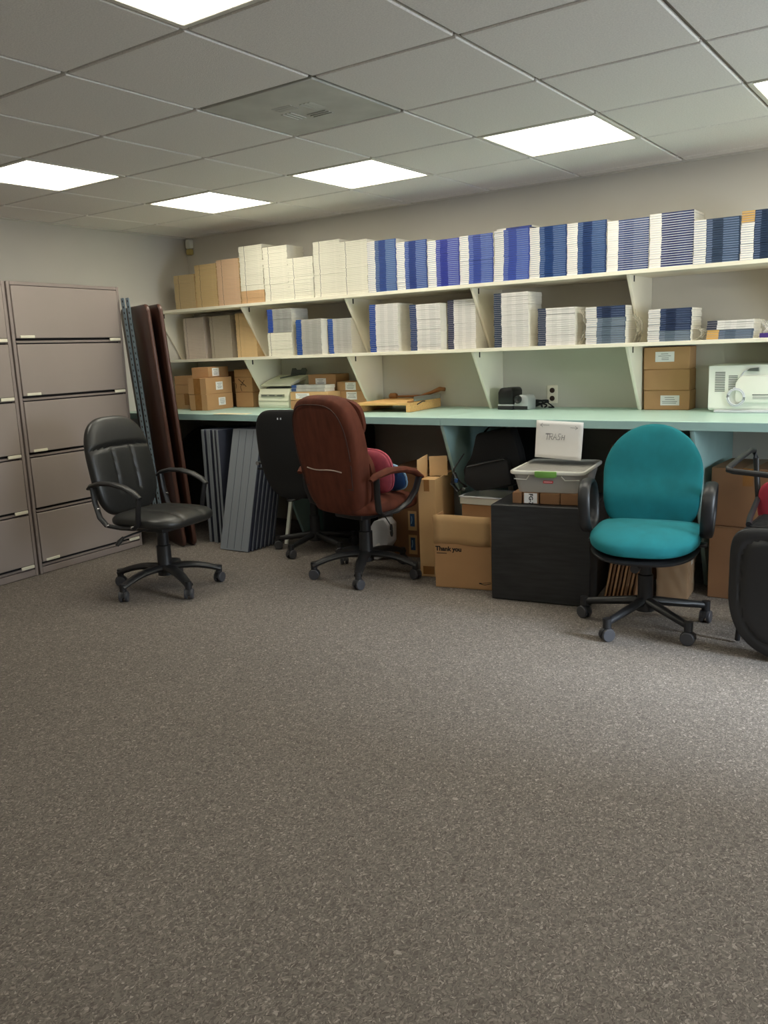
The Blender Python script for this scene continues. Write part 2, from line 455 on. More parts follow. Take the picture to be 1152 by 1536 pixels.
cabinet((-4.89 - .900 * math.cos(ca), 3.056 - .900 * math.sin(ca), 0), ca, 'grey five-drawer filing cabinet cut off by the left edge of the photo', True, True)

# ------------------------------------------------------------------ folding tables, slotted posts
def folding_table(loc, lean, label, rz=R(-22)):
    t = thing('folding_table', label, 'folding table', loc, 0, 'folded brown tables')
    t.rotation_euler = (lean, 0, rz)
    W, H, D, r = .60, 1.72, .030, .05
    pts = []
    for cx, cz, a0 in ((-r, r, -PI / 2), (-r, H - r, 0), (-W + r, H - r, PI / 2), (-W + r, r, PI)):
        for k in range(7):
            a = a0 + k * PI / 12; pts.append((cx + r * math.cos(a), cz + r * math.sin(a)))
    MB().prism(pts, 0, D, tablet_m, 'y', bev=.006).build('tabletop', t)
    pe = [(x + (-.0 if True else 0), z) for x, z in pts]
    n = len(pts)
    MB().tube([(x, D / 2, z) for x, z in pts], (.003, .010), tableedge_m, 8, closed=True, up=(0, 1, 0)).build('edge_band', t)
    for z in (.30, 1.38):
        MB().tube([(-.10, D + .010, z - .22), (-.10, D + .010, z + .22), (-W + .10, D + .010, z + .22), (-W + .10, D + .010, z - .22)], .009, blackpl_m, 8).build('leg', t)
    return t
folding_table((-4.605, 4.02, 0.004), .072, 'brown folding table stood on end, the front one beside the filing cabinet')
folding_table((-4.570, 4.088, 0.004), .066, 'brown folding table stood on end, the rear one nearest the shelves')
def post(loc, rot, label):
    m = MB(); Hh = 1.78
    m.b2((0, 0, 0), (.032, .003, Hh), steelblue_m); m.b2((0, 0, 0), (.003, .03, Hh), steelblue_m)
    for k in range(44):
        m.b2((.012, -.0006, .03 + k * .04), (.021, .0004, .045 + k * .04), dark_m)
    o = m.build('slotted_post', None, smooth=False, loc=loc, rot=rot)
    return tag(o, label, 'metal post', 'slotted steel posts')
post((-4.812, 3.975, .002), (.022, -.072, 0), 'perforated blue-grey steel post touching the filing cabinet, left of the pair')
post((-4.770, 3.985, .002), (.022, -.073, 0), 'perforated blue-grey steel post beside the folding table, right of the pair')

# round black tabletop leaning under the counter
t = thing('round_tabletop', 'round black tabletop leaning in the dark corner under the counter', 'tabletop', (-5.16, 4.80, .003))
M = Matrix.Translation((0, 0, 0)) @ Matrix.Rotation(-.10, 4, 'X') @ Matrix.Translation((0, 0, .40)) @ Matrix.Rotation(PI / 2, 4, 'X')
MB().lathe([(.0, -.012), (.385, -.012), (.385, .012), (.0, .012)], blackfab_m, 48, M).build('disc', t)
MB().tube([(.385 * math.cos(a), .385 * math.sin(a), 0) for a in [2 * PI * k / 48 for k in range(48)]], .016, blackpl_m, 8, closed=True, M=M).build('rim', t)

# grey metal panels
def panel(size, loc, rot, label, group, face=False):
    w, d, h = size
    m = MB(); m.box((0, 0, h / 2), (w, d, h), paneldk_m, bev=.002)
    if d > w: m.box((0, -d / 2 - .001, h / 2), (w + .001, .004, h), panel_m, bev=.001)
    elif face:
        m.box((0, -d / 2 - .001, h / 2), (w, .003, h), panel_m, bev=.001)
        for k in (-1, 0, 1): m.box((k * w * .25, -d / 2 - .0027, h / 2), (.003, .001, h - .02), paneldk_m)
    else:
        m.box((0, -d / 2 - .001, h / 2), (w, .003, h), paneldk_m, bev=.001)
        m.box((w / 2 - .0015, -d / 2 - .001, h / 2), (.005, .006, h), panel_m, bev=.001)
    o = m.build('metal_panel', None, loc=loc, rot=rot)
    return tag(o, label, 'panel', group)
UP = ['first', 'second', 'third', 'fourth', 'fifth']
for k, (x, w) in enumerate(((-4.560, .024), (-4.513, .018), (-4.494, .016), (-4.450, .018), (-4.414, .020))):
    panel((w, .34, .835), (x, 4.42, .002), (0, .0, 0), f'narrow grey metal panel on edge under the counter, {UP[k]} from the folding tables', 'grey panels standing on edge')
for k in range(7):
    lab = 'broad grey metal panel leaning under the counter, its ribbed face to the room' if k == 0 else f'dark grey panel leaning {ordinal(k)} behind the broad ribbed panel'
    panel((.262, .017, .865), (-4.186, 4.118 + k * .042, .003), (-.26, 0, R(2)), lab, 'leaning grey panels', k == 0)
# white board beside the support panel
tag(MB().box((0, 0, .30), (.03, .016, .60), white_m, bev=.002).build('white_strip', None, loc=(-3.985, 4.44, .002), rot=(-.24, 0, 0)), 'thin white strip leaning beside the counter support behind the black task chair', 'strip')
# tall black case under the counter
t = thing('equipment_case', 'tall black case standing under the counter behind the brown chair', 'case', (-3.74, 4.90, 0), R(4))
MB().box((0, 0, .41), (.34, .26, .82), blackfab_m, bev=.02, seg=3).build('body', t)
MB().tube([(-.07, -.02, .822), (-.06, -.02, .85), (.06, -.02, .85), (.07, -.02, .822)], .009, blackpl_m, 8).build('handle', t)

# ------------------------------------------------------------------ booklets
def book_mesh(name, L, D, h, bands, page_m, edge_m=None, stripe=0.0, solid=()):
    """a paperback lying flat: spine faces -y, width along x from 0 to L. bands: (fraction, material) along the spine;
    edge_m colours a thin line along the foot of the spine (stripe = its share of the height)."""
    m = MB(); e = .0009; x = 0.0
    hs = h - .0006
    cover = bands[-1][1]
    for fr, bm_ in bands:
        x1 = x + fr * L
        z0, z1 = e, hs - e
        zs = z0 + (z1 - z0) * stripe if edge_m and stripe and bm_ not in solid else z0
        # spine with a rounded top and bottom edge
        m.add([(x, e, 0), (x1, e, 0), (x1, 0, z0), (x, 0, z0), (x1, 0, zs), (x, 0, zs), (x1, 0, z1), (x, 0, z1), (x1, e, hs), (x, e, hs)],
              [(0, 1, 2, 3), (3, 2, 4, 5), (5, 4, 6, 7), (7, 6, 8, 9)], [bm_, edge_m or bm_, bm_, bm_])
        m.add([(x, e, hs), (x1, e, hs), (x1, D, hs), (x, D, hs)], [(0, 1, 2, 3)], bm_)
        m.add([(x, e, 0), (x1, e, 0), (x1, D, 0), (x, D, 0)], [(3, 2, 1, 0)], bm_)
        x = x1
    for xx, f in ((0, (0, 1, 2, 3, 4, 5)), (L, (5, 4, 3, 2, 1, 0))):
        m.add([(xx, e, 0), (xx, 0, e), (xx, 0, hs - e), (xx, e, hs), (xx, D, hs), (xx, D, 0)], [f], page_m)
    m.add([(0, D, 0), (L, D, 0), (L, D, hs), (0, D, hs)], [(0, 1, 2, 3)], page_m)
    bmesh.ops.remove_doubles(m.bm, verts=m.bm.verts[:], dist=1e-5)
    return m.mesh(name, smooth=False)

def cm(name, r, g, b, rough=0.42): return mat(name, rgb(r, g, b), rough, noise=(30, 0.05))
pgw = cm('page_white', 228, 224, 212, .9); pgc = cm('page_cream', 222, 208, 178, .9); pgt = cm('page_tan', 196, 164, 118, .9)
whit = cm('cover_white', 236, 232, 216); whitb = cm('cover_white_line', 206, 202, 190); mark = cm('cover_mark', 92, 88, 84)
TAN = {'tan1': (190, 166, 124), 'tan2': (200, 172, 124), 'tan3': (212, 178, 146), 'tan4': (210, 172, 130)}
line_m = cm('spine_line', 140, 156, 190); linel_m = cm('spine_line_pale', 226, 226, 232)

def stack(kind, cat, phrase, group, x0, z0, H, n, L, D, mesh_fn, y=4.765, jx=.0016, drift=.001, yaw=0.004, adj=''):
    h = H / n
    me = mesh_fn(h)
    proto = None; dx = 0.0; dy = 0.0
    for k in range(n):                                                   # k = 0 lies at the bottom
        dx = max(-.006, min(.006, dx + random.uniform(-drift, drift))); dy = max(-.003, min(.004, dy + random.uniform(-drift, drift)))
        rank = n - k
        pos = 'topmost in' if rank == 1 else ('bottom one in' if k == 0 else f'{ordinal(rank)} from the top of')
        lab = f'{adj} {pos} {phrase}'
        if proto is None: o = bpy.data.objects.new(kind, me); proto = o
        else: o = proto.copy()
        COL.objects.link(o)
        o.location = (x0 + dx + random.uniform(-jx, jx), y + dy + random.uniform(-jx, jx), z0 + k * h)
        o.rotation_euler = (0, 0, random.uniform(-yaw, yaw))
        tag(o, lab, cat, group)
    return z0 + n * h

BL = .2335
def plain(colr, mk, page, frac=.22, length=BL):
    def fn(h): return book_mesh('booklet', length, .185, h, [(.035, mk2), (frac - .035, colr), (.018, mk), (1 - frac - .018, colr)], page, whitb if colr is whit else None, .14)
    mk2 = colr
    return fn
# top shelf, left end: tan booklets
for key, x0, n, H, ph in (('tan1', -5.302, 20, .262, 'the leftmost tan stack on the top shelf'), ('tan2', -5.058, 24, .322, 'the second tan stack from the left wall'),
                          ('tan3', -4.818, 25, .338, 'the third tan stack from the left wall'), ('tan4', -4.574, 7, .092, 'the low tan pile under white booklets')):
    cc = cm('cover_' + key, *TAN[key]); mk = cm('mark_' + key, *[int(v * .55) for v in TAN[key]])
    stack('tan_booklet', 'booklet', ph, 'tan booklets on the top shelf', x0, ZT, H, n, BL, .185, plain(cc, mk, pgt), adj='tan booklet,')
# white booklets
for x0, z0, n, H, ph in ((-4.576, ZT + .0922, 26, .322, 'the white stack that rests on tan booklets'), (-4.336, ZT, 32, .384, 'the second white stack on the top shelf'),
                         (-4.105, ZT, 24, .286, 'the lowest white stack on the top shelf'), (-3.866, ZT, 32, .376, 'the fourth white stack on the top shelf'),
                         (-3.632, ZT, 30, .352, 'the white stack touching the first blue stack')):
    stack('white_booklet', 'booklet', ph, 'white booklets on the top shelf', x0, z0, H, n, BL, .185, plain(whit, mark, pgw), adj='white booklet,')
# blue manuals: white foot, then blue bands
def blue(c1, c2, c3, edge, stripe, white=.27, wm=None):
    a = cm('blue_%d_%d_%d' % c1, *c1); b = cm('blue_%d_%d_%d' % c2, *c2); d = cm('blue_%d_%d_%d' % c3, *c3)
    lab = cm('spine_white', 236, 232, 226)
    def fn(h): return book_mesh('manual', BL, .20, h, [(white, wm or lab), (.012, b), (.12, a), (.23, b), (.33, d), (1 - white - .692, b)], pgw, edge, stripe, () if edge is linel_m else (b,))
    return fn
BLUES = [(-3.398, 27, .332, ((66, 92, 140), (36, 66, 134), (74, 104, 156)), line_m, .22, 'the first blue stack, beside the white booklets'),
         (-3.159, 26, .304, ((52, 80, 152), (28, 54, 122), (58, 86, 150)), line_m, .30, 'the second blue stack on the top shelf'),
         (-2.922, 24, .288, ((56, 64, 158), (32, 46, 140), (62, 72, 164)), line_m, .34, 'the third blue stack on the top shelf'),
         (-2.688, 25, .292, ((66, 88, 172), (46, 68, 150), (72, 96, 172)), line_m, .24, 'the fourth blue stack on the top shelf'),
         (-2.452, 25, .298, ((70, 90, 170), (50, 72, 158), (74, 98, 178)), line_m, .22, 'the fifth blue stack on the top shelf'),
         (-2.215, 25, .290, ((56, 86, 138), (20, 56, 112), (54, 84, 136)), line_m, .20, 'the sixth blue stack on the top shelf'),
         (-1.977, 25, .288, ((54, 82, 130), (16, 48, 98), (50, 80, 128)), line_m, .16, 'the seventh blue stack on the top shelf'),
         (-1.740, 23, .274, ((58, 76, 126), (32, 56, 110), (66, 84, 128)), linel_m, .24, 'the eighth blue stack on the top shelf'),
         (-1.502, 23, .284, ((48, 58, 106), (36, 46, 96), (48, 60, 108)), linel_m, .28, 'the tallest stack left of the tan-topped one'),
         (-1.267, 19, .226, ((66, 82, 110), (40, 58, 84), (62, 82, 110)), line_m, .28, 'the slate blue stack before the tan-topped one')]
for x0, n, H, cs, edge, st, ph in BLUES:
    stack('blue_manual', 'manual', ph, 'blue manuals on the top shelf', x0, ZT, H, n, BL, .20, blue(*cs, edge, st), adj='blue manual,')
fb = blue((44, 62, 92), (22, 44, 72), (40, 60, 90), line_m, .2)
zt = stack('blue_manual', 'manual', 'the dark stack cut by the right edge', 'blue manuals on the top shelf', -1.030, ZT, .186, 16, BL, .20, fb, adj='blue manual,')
gold = cm('spine_gold', 206, 164, 92)
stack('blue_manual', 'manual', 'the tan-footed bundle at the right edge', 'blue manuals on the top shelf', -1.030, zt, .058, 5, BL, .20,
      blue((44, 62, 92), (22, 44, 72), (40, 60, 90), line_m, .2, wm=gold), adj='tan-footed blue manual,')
# one manual laid askew on the fifth blue stack
fo = blue((46, 62, 140), (34, 50, 120), (46, 62, 140), None, 0)
o = obj('blue_manual', fo(.0105), None, (-2.432, 4.772, ZT + .2985), (0, 0, -.03)); tag(o, 'loose blue manual lying askew on top of the fifth blue stack', 'manual', 'blue manuals on the top shelf')

# middle shelf
def grey(strip, page=pgw, body=(224, 220, 217), fr=.22, length=BL):
    s = cm('strip_%d_%d_%d' % strip, *strip); g1 = cm('spine_grey_%d' % body[0], *body); g2 = cm('spine_text_%d' % body[0], *[int(v * .955) for v in body])
    ln = cm('spine_shade_%d' % body[0], *[int(v * .84) for v in body])
    def fn(h): return book_mesh('manual', length, .19, h, [(fr, s), (.16, g1), (.14, g2), (.12, g1), (.2, g2), (1 - fr - .62, g1)], page, ln, .12)
    return fn
pk = cm('cover_pinkgrey', 206, 192, 180); pkm = cm('mark_pinkgrey', 138, 122, 114); gr = cm('cover_greige', 182, 172, 156); grm = cm('mark_greige', 116, 106, 94)
cr = cm('cover_creamtan', 226, 196, 148); crm = cm('mark_creamtan', 164, 132, 90)
MG = 'booklets at the left end of the middle shelf'
stack('pink_grey_booklet', 'booklet', 'the leftmost stack on the middle shelf', MG, -5.412, ZM, .333, 26, BL, .19, plain(pk, pkm, pk, .12), y=4.93, adj='pinkish grey booklet,')
stack('grey_tan_booklet', 'booklet', 'the second stack on the middle shelf', MG, -5.107, ZM, .333, 26, BL, .19, plain(gr, grm, gr, .12), y=4.93, adj='greige booklet,')
stack('cream_booklet', 'booklet', 'the stack behind the slanted bracket', MG, -4.815, ZM, .340, 28, BL, .19, plain(cr, crm, cr, .16, BL - .022), y=4.93, adj='cream booklet,')
z = stack('white_workbook', 'booklet', 'the white pile under blue-striped manuals', 'blue-striped manuals on the middle shelf', -4.335, ZM, .170, 14, BL, .19, plain(whit, mark, pgw, .1), adj='white booklet,')
GG = 'blue-striped manuals on the middle shelf'
stack('grey_manual', 'manual', 'the pile on white booklets', GG, -4.330, z, .168, 14, BL, .19, grey((30, 70, 160), body=(160, 160, 156)), adj='blue-striped grey manual,')
stack('grey_manual', 'manual', 'the low blue-striped stack beside white booklets', GG, -4.059, ZM, .250, 20, BL, .19, grey((20, 72, 150), body=(176, 174, 168)), adj='blue-striped manual,')
stack('grey_manual', 'manual', 'the low blue-striped stack before the bracket', GG, -3.812, ZM, .244, 19, BL, .19, grey((24, 76, 160), body=(186, 184, 180), length=.207), y=4.83, adj='blue-striped manual,')
stack('grey_manual', 'manual', 'the bright blue-striped stack in the middle bay', GG, -3.400, ZM, .316, 25, BL, .19, grey((18, 66, 150)), adj='blue-striped manual,')
stack('grey_manual', 'manual', 'the navy-striped stack in the middle bay', GG, -3.072, ZM, .296, 24, BL, .19, grey((34, 58, 106)), adj='navy-striped manual,')
stack('grey_manual', 'manual', 'the navy-striped stack left of the bracket', GG, -2.825, ZM, .312, 25, BL, .19, grey((46, 52, 84), length=.205), y=4.83, adj='navy-striped manual,')
stack('grey_manual', 'manual', 'the tallest dark-striped stack, above the sharpener', GG, -2.455, ZM, .326, 27, BL, .19, grey((38, 54, 78)), adj='dark-striped manual,')
stack('grey_manual', 'manual', 'the dark-striped stack above the outlet', GG, -2.163, ZM, .219, 18, BL, .19, grey((52, 62, 86)), adj='dark-striped manual,')
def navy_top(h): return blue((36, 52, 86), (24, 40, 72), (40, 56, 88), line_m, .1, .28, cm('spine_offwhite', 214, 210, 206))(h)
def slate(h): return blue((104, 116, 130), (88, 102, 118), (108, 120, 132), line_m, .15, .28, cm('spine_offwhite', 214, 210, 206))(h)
z = stack('wrapped_manual', 'manual', 'the slate bundle left of the last bracket', 'plastic-wrapped manuals on the middle shelf', -1.862, ZM, .146, 12, BL, .20, slate, adj='slate manual,')
stack('wrapped_manual', 'manual', 'the navy layer on the slate bundle', 'plastic-wrapped manuals on the middle shelf', -1.862, z, .064, 5, BL, .20, navy_top, adj='navy manual,')
z = stack('wrapped_manual', 'manual', 'the slate layer above three cartons', 'plastic-wrapped manuals on the middle shelf', -1.502, ZM, .058, 5, BL, .20, slate, adj='slate manual,')
stack('wrapped_manual', 'manual', 'the navy bundle above three cartons', 'plastic-wrapped manuals on the middle shelf', -1.502, z, .118, 10, BL, .20, navy_top, adj='navy manual,')
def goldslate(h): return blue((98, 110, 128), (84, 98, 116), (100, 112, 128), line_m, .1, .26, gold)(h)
z = stack('wrapped_manual', 'manual', 'the low bundle above the microwave', 'plastic-wrapped manuals on the middle shelf', -1.184, ZM, .050, 4, BL, .20, goldslate, adj='tan-striped slate manual,')
stack('wrapped_manual', 'manual', 'the low bundle above the microwave', 'plastic-wrapped manuals on the middle shelf', -1.184, z, .048, 4, BL, .20, grey((50, 54, 72)), adj='dark-striped white manual,')
tag(MB().box((0, 0, .012), (.10, .06, .024), purple_m, bev=.002).build('purple_card_box', None, loc=(-.87, 4.79, ZM)), 'small purple box on the middle shelf at the right edge', 'box')
# crumpled film ends hanging on the wrapped bundles
def film(x, y0, y1, z0, z1, w, label):
    n, k = 22, 10; vs = []; fs = []
    rnd = random.Random(int(-x * 1000))
    for i in range(n + 1):
        for j in range(k + 1):
            u, v = i / n, j / k
            vs.append((x + w * math.sin(PI * v) * (.55 + .45 * rnd.random()) + .003, y0 + (y1 - y0) * u + rnd.uniform(-.006, .006), z0 + (z1 - z0) * v))
    for i in range(n):
        for j in range(k): fs.append((i * (k + 1) + j, (i + 1) * (k + 1) + j, (i + 1) * (k + 1) + j + 1, i * (k + 1) + j + 1))
    m = MB(); m.add(vs, fs, film_m)
    return tag(m.build('plastic_film', None, ang=60), label, 'plastic film', 'crumpled plastic wrap on the middle shelf')
film(-1.914, 4.78, 4.95, ZM + .001, ZM + .20, .045, 'crumpled clear wrap on the dark-striped manuals above the outlet')
film(-1.618, 4.84, 4.97, ZM + .001, ZM + .16, .03, 'crumpled clear wrap squeezed against the last slanted bracket')
film(-1.258, 4.78, 4.96, ZM + .001, ZM + .07, .05, 'crumpled clear wrap on the bundle above the three cartons')
film(-.940, 4.78, 4.96, ZM + .001, ZM + .10, .05, 'crumpled clear wrap on the low bundle above the microwave')

# ------------------------------------------------------------------ cartons
def sticker(parent, c, w, h, face='-y', seed=0, blank=False):
    """a paper label on the face: a white rectangle with a few printed lines."""
    m = MB(); rnd = random.Random(seed)
    m.box((0, 0, 0), (w, .0012, h), paper_m)
    if not blank:
        for k, q in enumerate((.28, .08, -.12, -.28)):
            ww = w * rnd.uniform(.35, .8); m.box((rnd.uniform(-.04, .04) * w, -.0008, q * h), (ww, .0006, h * .06), ink_m)
    o = m.build('shipping_label', parent, smooth=False)
    o.location = c
    if face == '+x': o.rotation_euler = (0, 0, PI / 2)
    o['label'] = 'white paper label'
    return o
def carton(label, w, d, h, loc, rz, m=card_m, group=None, tape=None, lab=None, name='carton'):
    """closed box, origin at the middle of its base; tape: 'y' runs front to back, 'x' side to side."""
    t = thing(name, label, 'box', loc, rz, group)
    MB().box((0, 0, h / 2), (w, d, h - .0006), m, bev=.003).build('body', t)
    if tape == 'y':
        k = MB(); k.box((0, 0, h), (.05, d + .001, .0012), tape_m); k.box((0, -d / 2, h - .045), (.05, .0012, .09), tape_m); k.box((0, d / 2, h - .045), (.05, .0012, .09), tape_m)
        k.build('tape', t)
    elif tape == 'x':
        k = MB(); k.box((0, 0, h), (w + .001, .05, .0012), tape_m); k.box((w / 2, 0, h - .035), (.0012, .05, .07), tape_m); k.box((-w / 2, 0, h - .035), (.0012, .05, .07), tape_m)
        k.build('tape', t)
    elif tape == 'f':
        MB().box((0, -d / 2, h / 2), (w * .36, .0012, h - .002), tape_m).build('tape', t)
    if lab:
        face, u, z, lw, lh = lab
        sticker(t, (u, -d / 2 - .0008, z) if face == '-y' else (w / 2 + .0008, u, z), lw, lh, face, seed=int(abs(loc[0] * 1000) + loc[2] * 77))
    return t
GL = 'cartons on the counter in the left corner'
ra = R(7)
def at_corner(px, py, w, d, rz):                       # front-right corner of the base -> centre
    c, s = math.cos(rz), math.sin(rz)
    return px - (w / 2) * c - (d / 2) * s, py - (w / 2) * s + (d / 2) * c
x, y = at_corner(-4.844, 4.589, .176, .32, ra)
carton('carton with white side label on the counter, under two others in the corner', .176, .32, .124, (x, y, ZK), ra, group=GL, tape='f', lab=('+x', .02, .062, .085, .06))
carton('middle labelled carton of the three stacked at the corner front', .180, .32, .126, (x - .004, y, ZK + .124), ra, group=GL, tape='f', lab=('+x', .0, .060, .085, .062))
carton('flat labelled carton on top of the corner pile', .160, .27, .080, (x - .055, y + .06, ZK + .250), R(10), group=GL, lab=('+x', -.04, .04, .09, .062))
for z0, hh, tx in ((0, .122, 'bottom'), (.122, .072, 'middle'), (.194, .072, 'top')):
    carton(f'{tx} carton of the unlabelled pile nearest the folding tables', .24, .24, hh, (-5.215, 4.83, ZK + z0), R(4), group=GL, tape='y' if tx == 'bottom' else None)
for z0, hh, tx in ((0, .10, 'bottom'), (.10, .10, 'middle'), (.20, .085, 'top')):
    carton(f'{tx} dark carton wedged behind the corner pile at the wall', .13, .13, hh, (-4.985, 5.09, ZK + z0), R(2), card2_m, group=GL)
carton('bottom carton of the three under the left bracket, beside the printer', .190, .20, .121, (-4.784, 5.035, ZK), 0, card_m, group=GL)
ta = carton('carton marked with a black letter A, middle of its three', .194, .20, .118, (-4.786, 5.037, ZK + .121), 0, card_m, group=GL)
m = MB()
def ribbon(m, pts, wd, mt, y=-.1008):
    m.tube([(p[0], y, p[1]) for p in pts], (wd, .0006), mt, 6, up=(0, 1, 0))
ribbon(m, [(-.052, .104), (-.01, .074), (.030, .044)], .0028, blackink_m); ribbon(m, [(.012, .094), (-.012, .07), (-.033, .042), (-.026, .022), (-.020, .008)], .0026, blackink_m); ribbon(m, [(-.036, .064), (-.015, .060), (.004, .056)], .0022, blackink_m)
ribbon(m, [(-.082, .03), (-.078, .055), (-.084, .07)], .0025, blackink_m)
m.build('lettering', ta)
carton('thin carton on top of the letter A carton', .192, .20, .062, (-4.785, 5.036, ZK + .239), 0, card_m, group=GL)
GR = 'cartons on the counter behind the brown chair'
carton('low carton behind the brown chair, under a labelled one', .36, .155, .064, (-4.005, 4.882, ZK), 0, group=GR)
carton('labelled carton behind the brown chair with two manuals on it', .36, .155, .064, (-4.005, 4.882, ZK + .064), 0, card3_m, group=GR, lab=('-y', -.06, .034, .13, .04))
carton('hidden lower carton between the printer and the label stack', .262, .17, .126, (-4.008, 5.055, ZK), 0, group=GR)
carton('large labelled carton raised behind the two grey manuals', .262, .17, .122, (-4.008, 5.055, ZK + .126), 0, group=GR, lab=('-y', -.01, .068, .10, .05))
for k, (z0, hh, lb, tx) in enumerate(((0, .054, None, 'bottom'), (.054, .072, 1, 'middle'), (.126, .066, 1, 'top'))):
    carton(f'{tx} carton of the label stack left of the paper cutter', .262 - .012 * (k == 2), .19, hh, (-3.728 - .006 * (k == 2), 5.05, ZK + z0), 0, group=GR, lab=('-y', .005, hh / 2, .095, .056) if lb else None)
GT = 'three cartons stacked beside the microwave'
for z0, hh, lb, tx, xo in ((0, .114, (.02, .056, .108, .058, -.06), 'bottom', 0), (.114, .122, None, 'unlabelled middle', -.003), (.236, .128, (-.01, .072, .108, .058, .0), 'top', -.005)):
    t = carton(f'{tx} carton of the tall pile left of the microwave', .262, .155, hh, (-1.462 + xo, 5.082, ZK + z0), R(2), group=GT, lab=('-y', lb[0], lb[1], lb[2], lb[3]) if lb else None)
for k, (cl, tx) in enumerate((((60, 78, 120), 'lower'), ((44, 74, 130), 'upper'))):
    o = obj('grey_cover_manual', grey(cl, body=(176, 184, 192), fr=.15)(.024), None, (-4.175 + .004 * k, 4.81, ZK + .129 + k * .0245), (0, 0, .01 * k)); o.scale = (1.36, .62, 1)
    tag(o, f'{tx} of two grey-blue manuals on the carton behind the brown chair', 'manual', 'two manuals on a carton')
tag(MB().box((0, 0, .002), (.30, .075, .003), cream2_m, bev=.001).build('envelope', None, loc=(-4.33, 4.335, ZK + .0005), rot=(0, 0, R(4))), 'cream envelope lying at the front edge of the counter', 'envelope')

# ------------------------------------------------------------------ printer
t = thing('laser_printer', 'beige desktop printer with raised paper tray on the counter', 'printer', (-4.405, 5.0, ZK))
pr = [(-.135, 0), (-.145, .03), (-.140, .10), (-.115, .148), (.05, .150), (.135, .12), (.135, 0)]
MB().prism(pr, -.158, .158, beige_m, 'x', bev=.008).build('body', t)
m = MB(); m.box((-.0, -.1475, .098), (.24, .002, .02), beiged_m, rot=(-.03, 0, 0))
for k in range(3): m.box((-.085 + k * .08, -.149, .098), (.055, .002, .008), greytray_m)
m.build('button_strip', t)
MB().box((0, -.146, .056), (.31, .003, .003), beiged_m).build('front_seam', t)
m = MB(); m.prism([(-.10, .165), (.10, .215), (.125, .235), (.11, .245), (-.02, .212), (-.11, .178)], -.15, .15, beige_m, 'x', bev=.005)
m.build('paper_tray', t)
MB().prism([(-.10, .150), (.03, .152), (.03, .170), (-.08, .160)], -.11, .13, greytray_m, 'x').build('output_slot', t)
MB().prism([(.06, .15), (.125, .15), (.125, .236), (.09, .215)], -.145, .145, beige_m, 'x', bev=.003).build('tray_mount', t)
MB().tube([(-.06, .02, .222), (.0, .06, .236), (.08, .10, .25)], (.014, .006), greytray_m, 8).build('paper_guide', t)
m = MB(); m.prism([(-.02, .24), (.13, .24), (.15, .278), (.135, .296), (.10, .296), (.09, .283), (.045, .283), (.035, .296), (.0, .296)], .098, .106, greytray_m, 'y', bev=.002); m.build('paper_support', t)

# ------------------------------------------------------------------ paper cutter
t = thing('paper_cutter', 'wooden guillotine paper cutter on the counter', 'paper cutter', (-3.24, 4.86, ZK), R(7))
m = MB(); m.box((0, 0, .055), (.40, .50, .018), wood_m, bev=.003); m.box((-.19, 0, .024), (.02, .50, .046), wood_m, bev=.002); m.box((.185, 0, .024), (.03, .50, .046), wood_m, bev=.002)
m.build('board', t)
MB().box((.19, .0, .068), (.02, .50, .012), woodd_m, bev=.002).build('ruler_edge', t)
MB().tube([(.205, .235, .08), (.206, .0, .082), (.207, -.20, .085)], (.003, .016), chrome_m, 8).build('blade_arm', t)
MB().lathe([(.014, 0), (.022, .01), (.022, .05), (.016, .06)], woodd_m, 16, Matrix.Translation((-.19, .22, .08)) @ Matrix.Rotation(PI / 2, 4, 'Y')).build('tension_knob', t)
MB().tube([(-.14, .235, .075), (.05, .24, .078), (.13, .24, .10), (.20, .24, .125), (.24, .24, .122)], [(.008, .008), (.008, .009), (.012, .012), (.017, .016), (.012, .013)], woodd_m, 12).build('handle', t)
MB().tube([(.2015, -.14, .045), (.2025, -.06, .06), (.2025, -.02, .058)], .004, blackpl_m, 6).build('latch', t)

# ------------------------------------------------------------------ sharpener, cable
t = thing('pencil_sharpener', 'black and silver electric pencil sharpener at the back of the counter', 'pencil sharpener', (-2.46, 4.98, ZK), R(-6))
m = MB()
prof = [(-.055, .034), (-.055, .11), (-.040, .136), (-.01, .142), (.05, .140), (.06, .12), (.06, .034)]
m.prism(prof, -.055, .065, housing_m, 'y', bev=.010); m.build('motor_housing', t)
m = MB(); m.prism([(-.055, 0), (-.055, .024), (.06, .024), (.06, 0)], -.06, .062, blackpl_m, 'y', bev=.005); m.build('base', t)
m = MB(); m.prism([(-.054, .024), (-.054, .035), (.06, .035), (.06, .024)], -.058, .062, silver_m, 'y', bev=.002); m.build('silver_band', t)
m = MB(); m.prism([(.062, 0), (.062, .03), (.074, .062), (.10, .096), (.125, .098), (.158, .092), (.168, .07), (.168, 0)], -.05, .05, silver_m, 'y', bev=.009); m.build('shavings_cover', t)
m = MB(); m.lathe([(.026, 0), (.026, .01), (.020, .012), (.010, .004)], blackpl_m, 20, Matrix.Translation((.098, -.051, .066)) @ Matrix.Rotation(PI / 2, 4, 'X')); m.build('pencil_port', t)
MB().box((.115, -.052, .014), (.10, .004, .02), blackpl_m, bev=.001).build('drawer_front', t)
rnd = random.Random(4); pts = []
for k in range(90):
    a = k * .42; rr = .045 + .018 * math.sin(k * .7) + rnd.uniform(-.006, .006)
    pts.append((-2.312 + rr * 1.35 * math.cos(a), 5.07 + rr * .75 * math.sin(a), ZK + .006 + .045 * abs(math.sin(k * .155))))
pts += [(-2.24, 5.06, ZK + .045), (-2.21, 5.07, ZK + .02), (-2.20, 5.09, ZK + .005), (-2.24, 5.10, ZK + .005)]
tag(MB().tube(pts, .0048, blackfab_m, 6).build('power_cable', None), 'tangled black power cable on the counter below the outlet', 'cable')

